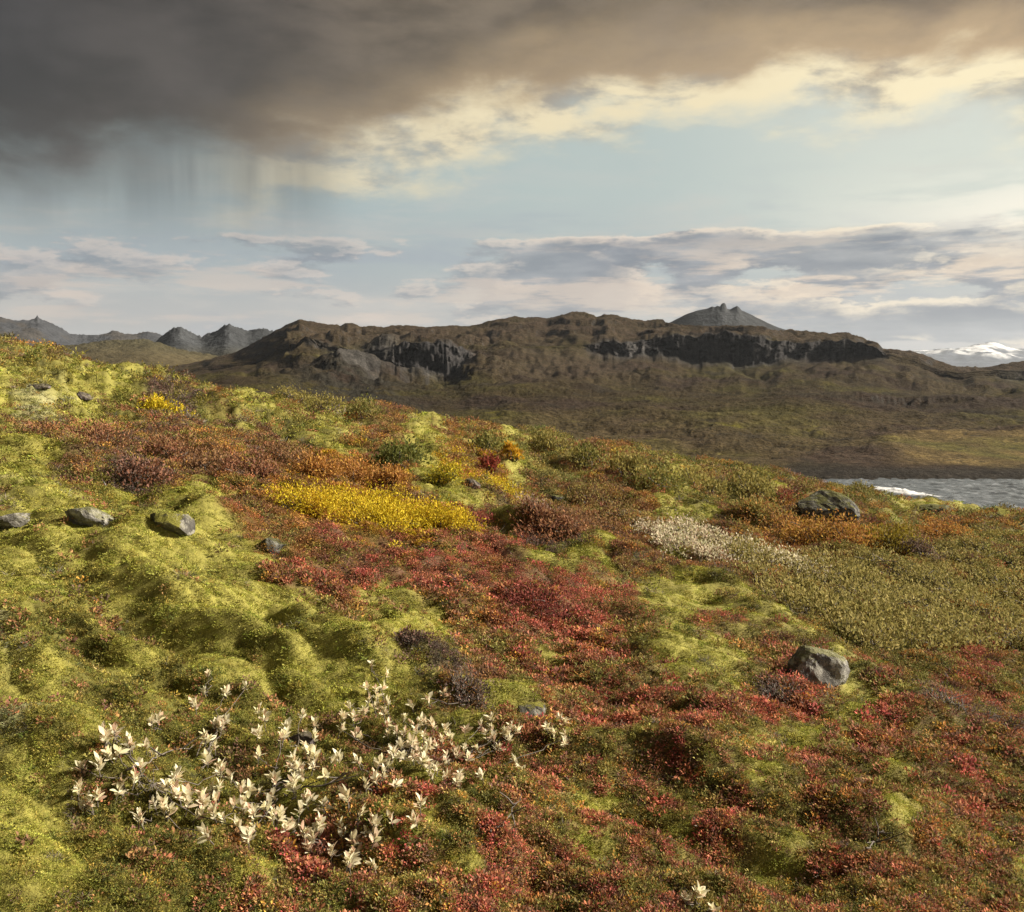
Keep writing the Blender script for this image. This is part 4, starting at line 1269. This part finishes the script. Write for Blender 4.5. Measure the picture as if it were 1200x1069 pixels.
# ------------------------------------------------------------------ the cream willows in the foreground
def willow_leaf_mesh():
    rows = [(0, .10), (.2, .62), (.45, 1.0), (.7, .82), (.9, .36), (1.0, .03)]
    V, F = [], []
    for t, wd in rows:
        bend = -0.16 * t * t
        for s in (-1, 0, 1):
            V.append((s * wd * .19, t, bend + abs(s) * .05 * wd))
    for k in range(len(rows) - 1):
        for c in (0, 1):
            F.append((k * 3 + c, k * 3 + c + 1, k * 3 + c + 4, k * 3 + c + 3))
    return V, F


def willow_material():
    m = bpy.data.materials.new('cream_willow_leaf'); m.use_nodes = True
    w = NT(m.node_tree)
    out = w.new('ShaderNodeOutputMaterial')
    oi = w.new('ShaderNodeObjectInfo')
    at = w.new('ShaderNodeAttribute', attribute_name='vary')
    col = w.ramp((X(w.nt, oi.outputs['Random']) + X(w.nt, at.outputs['Fac']))._m('FRACT'), [(0.0, (0.82, 0.76, 0.54)), (0.35, (0.86, 0.82, 0.64)), (0.55, (0.72, 0.68, 0.40)), (0.75, (0.84, 0.74, 0.54)), (0.9, (0.72, 0.48, 0.36)), (1.0, (0.56, 0.46, 0.26))], 'LINEAR')
    tc = w.new('ShaderNodeTexCoord')
    col = w.scale(col, w.noise(tc.outputs['Object'], 4.0, 4.0).step(0.25, 0.75, 0.78, 1.15))
    p = w.new('ShaderNodeBsdfPrincipled'); w.link(col, p.inputs['Base Color']); p.inputs['Roughness'].default_value = 0.6
    p.inputs['Specular IOR Level'].default_value = 0.25
    t = w.new('ShaderNodeBsdfTranslucent'); w.link(col, t.inputs[0])
    mx = w.new('ShaderNodeMixShader'); mx.inputs[0].default_value = 0.35
    w.link(p.outputs[0], mx.inputs[1]); w.link(t.outputs[0], mx.inputs[2]); w.link(mx.outputs[0], out.inputs[0])
    return m


M_CREAM = willow_material()
LEAF_V, LEAF_F = willow_leaf_mesh()
LEAF_ME = mesh_from('leaf', LEAF_V, LEAF_F, M_CREAM, smooth=True)
_tv, _tf = tubes([[(0, 0, -.035), (.003, 0, -.01), (0, .002, .012)]], .0022, .0012, 5)
TWIG_ME = mesh_from('sprig', _tv, _tf, M_WOOD)

WILLOWS = [
    ('cream-leaved willow sprawling over dark moss, its sprigs widely spaced', [(242, 815), (264, 816), (232, 830), (172, 852), (258, 850), (251, 859), (133, 871), (116, 883), (123, 904), (134, 901), (168, 878), (152, 887), (186, 885), (239, 874), (247, 899),
      (257, 911), (211, 911), (211, 925), (162, 922), (153, 929), (221, 941), (186, 953), (200, 960), (189, 934), (242, 943), (256, 941), (249, 967), (242, 988), (113, 946), (128, 893), (206, 945), (101, 905), (120, 938)], (180, 925)),
    ('cream-leaved willow growing round the small purplish grey stone', [(315, 841), (333, 852), (301, 864), (330, 871), (305, 883), (358, 869), (351, 897), (365, 890), (315, 918), (328, 913), (272, 918), (281, 932), (298, 934), (349, 932), (361, 948), (274, 957), (316, 948),
      (298, 962), (295, 976), (342, 971), (328, 976), (309, 960), (346, 895), (365, 943), (368, 869), (346, 931), (337, 862), (310, 852), (340, 905), (322, 962), (288, 946), (360, 880)], (320, 930)),
    ('dense cream-leaved willow between dead heather and a moss-covered stone', [(453, 795), (439, 812), (459, 821), (411, 827), (401, 844), (414, 846), (422, 868), (431, 827), (482, 829), (500, 822), (476, 846), (493, 845), (456, 852), (476, 866), (509, 855), (465, 858), (482, 875), (453, 899), (462, 892),
      (486, 892), (501, 883), (496, 897), (521, 892), (535, 886), (524, 912), (504, 914), (538, 909), (561, 906), (550, 895), (567, 861), (575, 869), (572, 852), (578, 838), (598, 868), (608, 868), (603, 895), (584, 886), (561, 880), (660, 846), (661, 862), (421, 905), (402, 895), (439, 914), (467, 919),
      (447, 835), (470, 880), (490, 860), (515, 875), (528, 868), (545, 872), (512, 900), (448, 808), (425, 838), (590, 858), (640, 858)], (490, 895)),
    ('small cream-leaved willow downhill of the dense one', [(422, 963), (439, 965), (428, 988), (433, 977), (399, 994), (414, 988), (357, 982), (374, 981), (419, 1005), (409, 1025), (360, 997), (405, 978), (410, 998), (367, 990), (490, 954)], (410, 985)),
    ('lone cream willow sprig at the foot of the red heath', [(820, 1056), (830, 1066), (812, 1064)], (820, 1068))]


def willow(label, sprigs, rootpx, seed):
    rg = np.random.default_rng(seed)
    p0 = hit(*rootpx)
    root = bpy.data.objects.new('cream_willow', None); COL.objects.link(root); root.location = p0; root.empty_display_size = .05
    tag(root, label, 'willow', 'cream willows in the foreground')
    tips = []
    for (u, v) in sprigs:
        g = hit(u, v + 9)
        tips.append(np.array(g) + np.array([rg.normal(0, .008), rg.normal(0, .02), rg.uniform(.025, .065)]))
    for t in list(tips):
        if len(tips) > 5 and rg.uniform() < .8:
            q = t + np.array([rg.normal(0, .045), rg.normal(0, .06), 0]); q[2] = float(terrain_z(q[0], q[1])) + rg.uniform(.025, .065)
            tips.append(q)
    # creeping stems: from the root towards groups of sprigs
    p0a = np.array(p0)
    for k, t in enumerate(tips):
        if k % 3 == 2 and len(tips) > 5:
            continue
        if (k % 3 or np.linalg.norm(t - p0a) > .45) and len(tips) > 5:
            near = min((q for q in tips if q is not t), key=lambda q: np.linalg.norm(q - t))
            start = (near + p0a) / 2 if rg.uniform() < .4 else near - np.array([0, 0, .02])
        else:
            start = p0a
        pts = []
        for s in np.linspace(0, 1, 9):
            q = start * (1 - s) + t * s
            q = q + np.array([rg.normal(0, .007), rg.normal(0, .007), 0]) * (0 < s < 1)
            gz = float(terrain_z(q[0], q[1]))
            q[2] = max(q[2] * s ** 2 + (gz + .014) * (1 - s ** 2), gz + .012)
            pts.append(q - p0a)
        V, F = tubes([pts], .0026, .0013, 5)
        o = bpy.data.objects.new('stem', mesh_from('stem', V, F, M_WOOD, smooth=True)); COL.objects.link(o); o.parent = root
    tips.sort(key=lambda q: np.linalg.norm(q))
    LV, LF = np.array(LEAF_V), np.array(LEAF_F)
    mass_v, mass_f, mass_r, single = [], [], [], 0
    for t in tips:
        tw = bpy.data.objects.new('sprig', TWIG_ME); COL.objects.link(tw)
        tw.parent = root
        tw.location = t - p0a
        tw.rotation_euler = (rg.normal(0, .25), rg.normal(0, .25), rg.uniform(0, 6.28))
        n = int(rg.integers(9, 15))
        big = rg.uniform(.8, 1.2)
        own = single + n <= 300                                      # the sprigs that show largest keep their leaves singly
        for k in range(n):
            an = k * 2.4 + rg.normal(0, .3)
            lift = R(rg.uniform(24, 82)) if k < n - 2 else R(rg.uniform(70, 88))
            L = .033 * big * rg.uniform(.6, 1.2)
            sc = (L * rg.uniform(.9, 1.35), L, L)
            eu = Euler((lift, rg.normal(0, .3), an), 'XYZ')
            lo = Vector((0, 0, -.016 + .028 * k / n))
            if own:
                lf = bpy.data.objects.new('leaf', LEAF_ME); COL.objects.link(lf)
                lf.parent = tw; lf.scale = sc; lf.rotation_euler = eu; lf.location = lo
                single += 1
            else:
                M = Matrix.LocRotScale(tw.location, tw.rotation_euler, None) @ Matrix.LocRotScale(lo, eu, sc)
                M = np.array(M)
                mass_f.append(LF + len(LV) * len(mass_v))
                mass_v.append(LV @ M[:3, :3].T + M[:3, 3]); mass_r.append(np.full(len(LV), rg.uniform()))
    if mass_v:
        o = bpy.data.objects.new('foliage', mesh_from('foliage', np.concatenate(mass_v), np.concatenate(mass_f), M_CREAM, {'vary': np.concatenate(mass_r)}, smooth=True))
        COL.objects.link(o); o.parent = root; o['kind'] = 'stuff'


for _k, (lb, sp_, rt) in enumerate(WILLOWS):
    willow(lb, sp_, rt, 900 + _k)


# ------------------------------------------------------------------ fallen twigs
def twig(label, pts, seed):
    rg = np.random.default_rng(seed)
    P = [np.array(hit(u, v)) + np.array([0, 0, .03]) for (u, v) in pts]
    full = []
    for a, b in zip(P[:-1], P[1:]):
        for s in np.linspace(0, 1, 5)[:-1]:
            full.append(a * (1 - s) + b * s + rg.normal(0, .004, 3))
    full.append(P[-1] + np.array([0, 0, .02]))
    o0 = full[0].copy()
    full = [q - o0 for q in full]
    paths = [full]
    for k in range(4):
        i = int(rg.integers(len(full) // 3, len(full) - 2)); q = full[i]
        e = q + np.array([rg.normal(0, .05), rg.normal(0, .05), rg.uniform(.01, .06)])
        paths.append([q, (q + e) / 2 + rg.normal(0, .004, 3), e])
    V, F = tubes(paths, .0036, .0015, 5)
    o = bpy.data.objects.new('bare_twig', mesh_from('bare_twig', V, F, M_WOOD, smooth=True)); COL.objects.link(o); o.location = o0
    tag(o, label, 'twig')


twig('bleached grey twig lying across the dead heather behind the dense willow', [(498, 826), (525, 832), (548, 830), (568, 818)], 1)
twig('thin grey twig on dark moss left of the dense willow', [(352, 935), (380, 930), (402, 920), (416, 916)], 2)
twig('forked pale twig in the heath downhill of the dense willow', [(572, 985), (590, 975), (600, 960), (611, 945)], 3)
twig('bare grey twig in the red heath downhill of the twiggy rock', [(1015, 1005), (1025, 995), (1032, 982), (1060, 1000)], 4)
twig('long grey twig reaching through the widely spaced willow', [(150, 915), (180, 900), (200, 888), (230, 886)], 5)
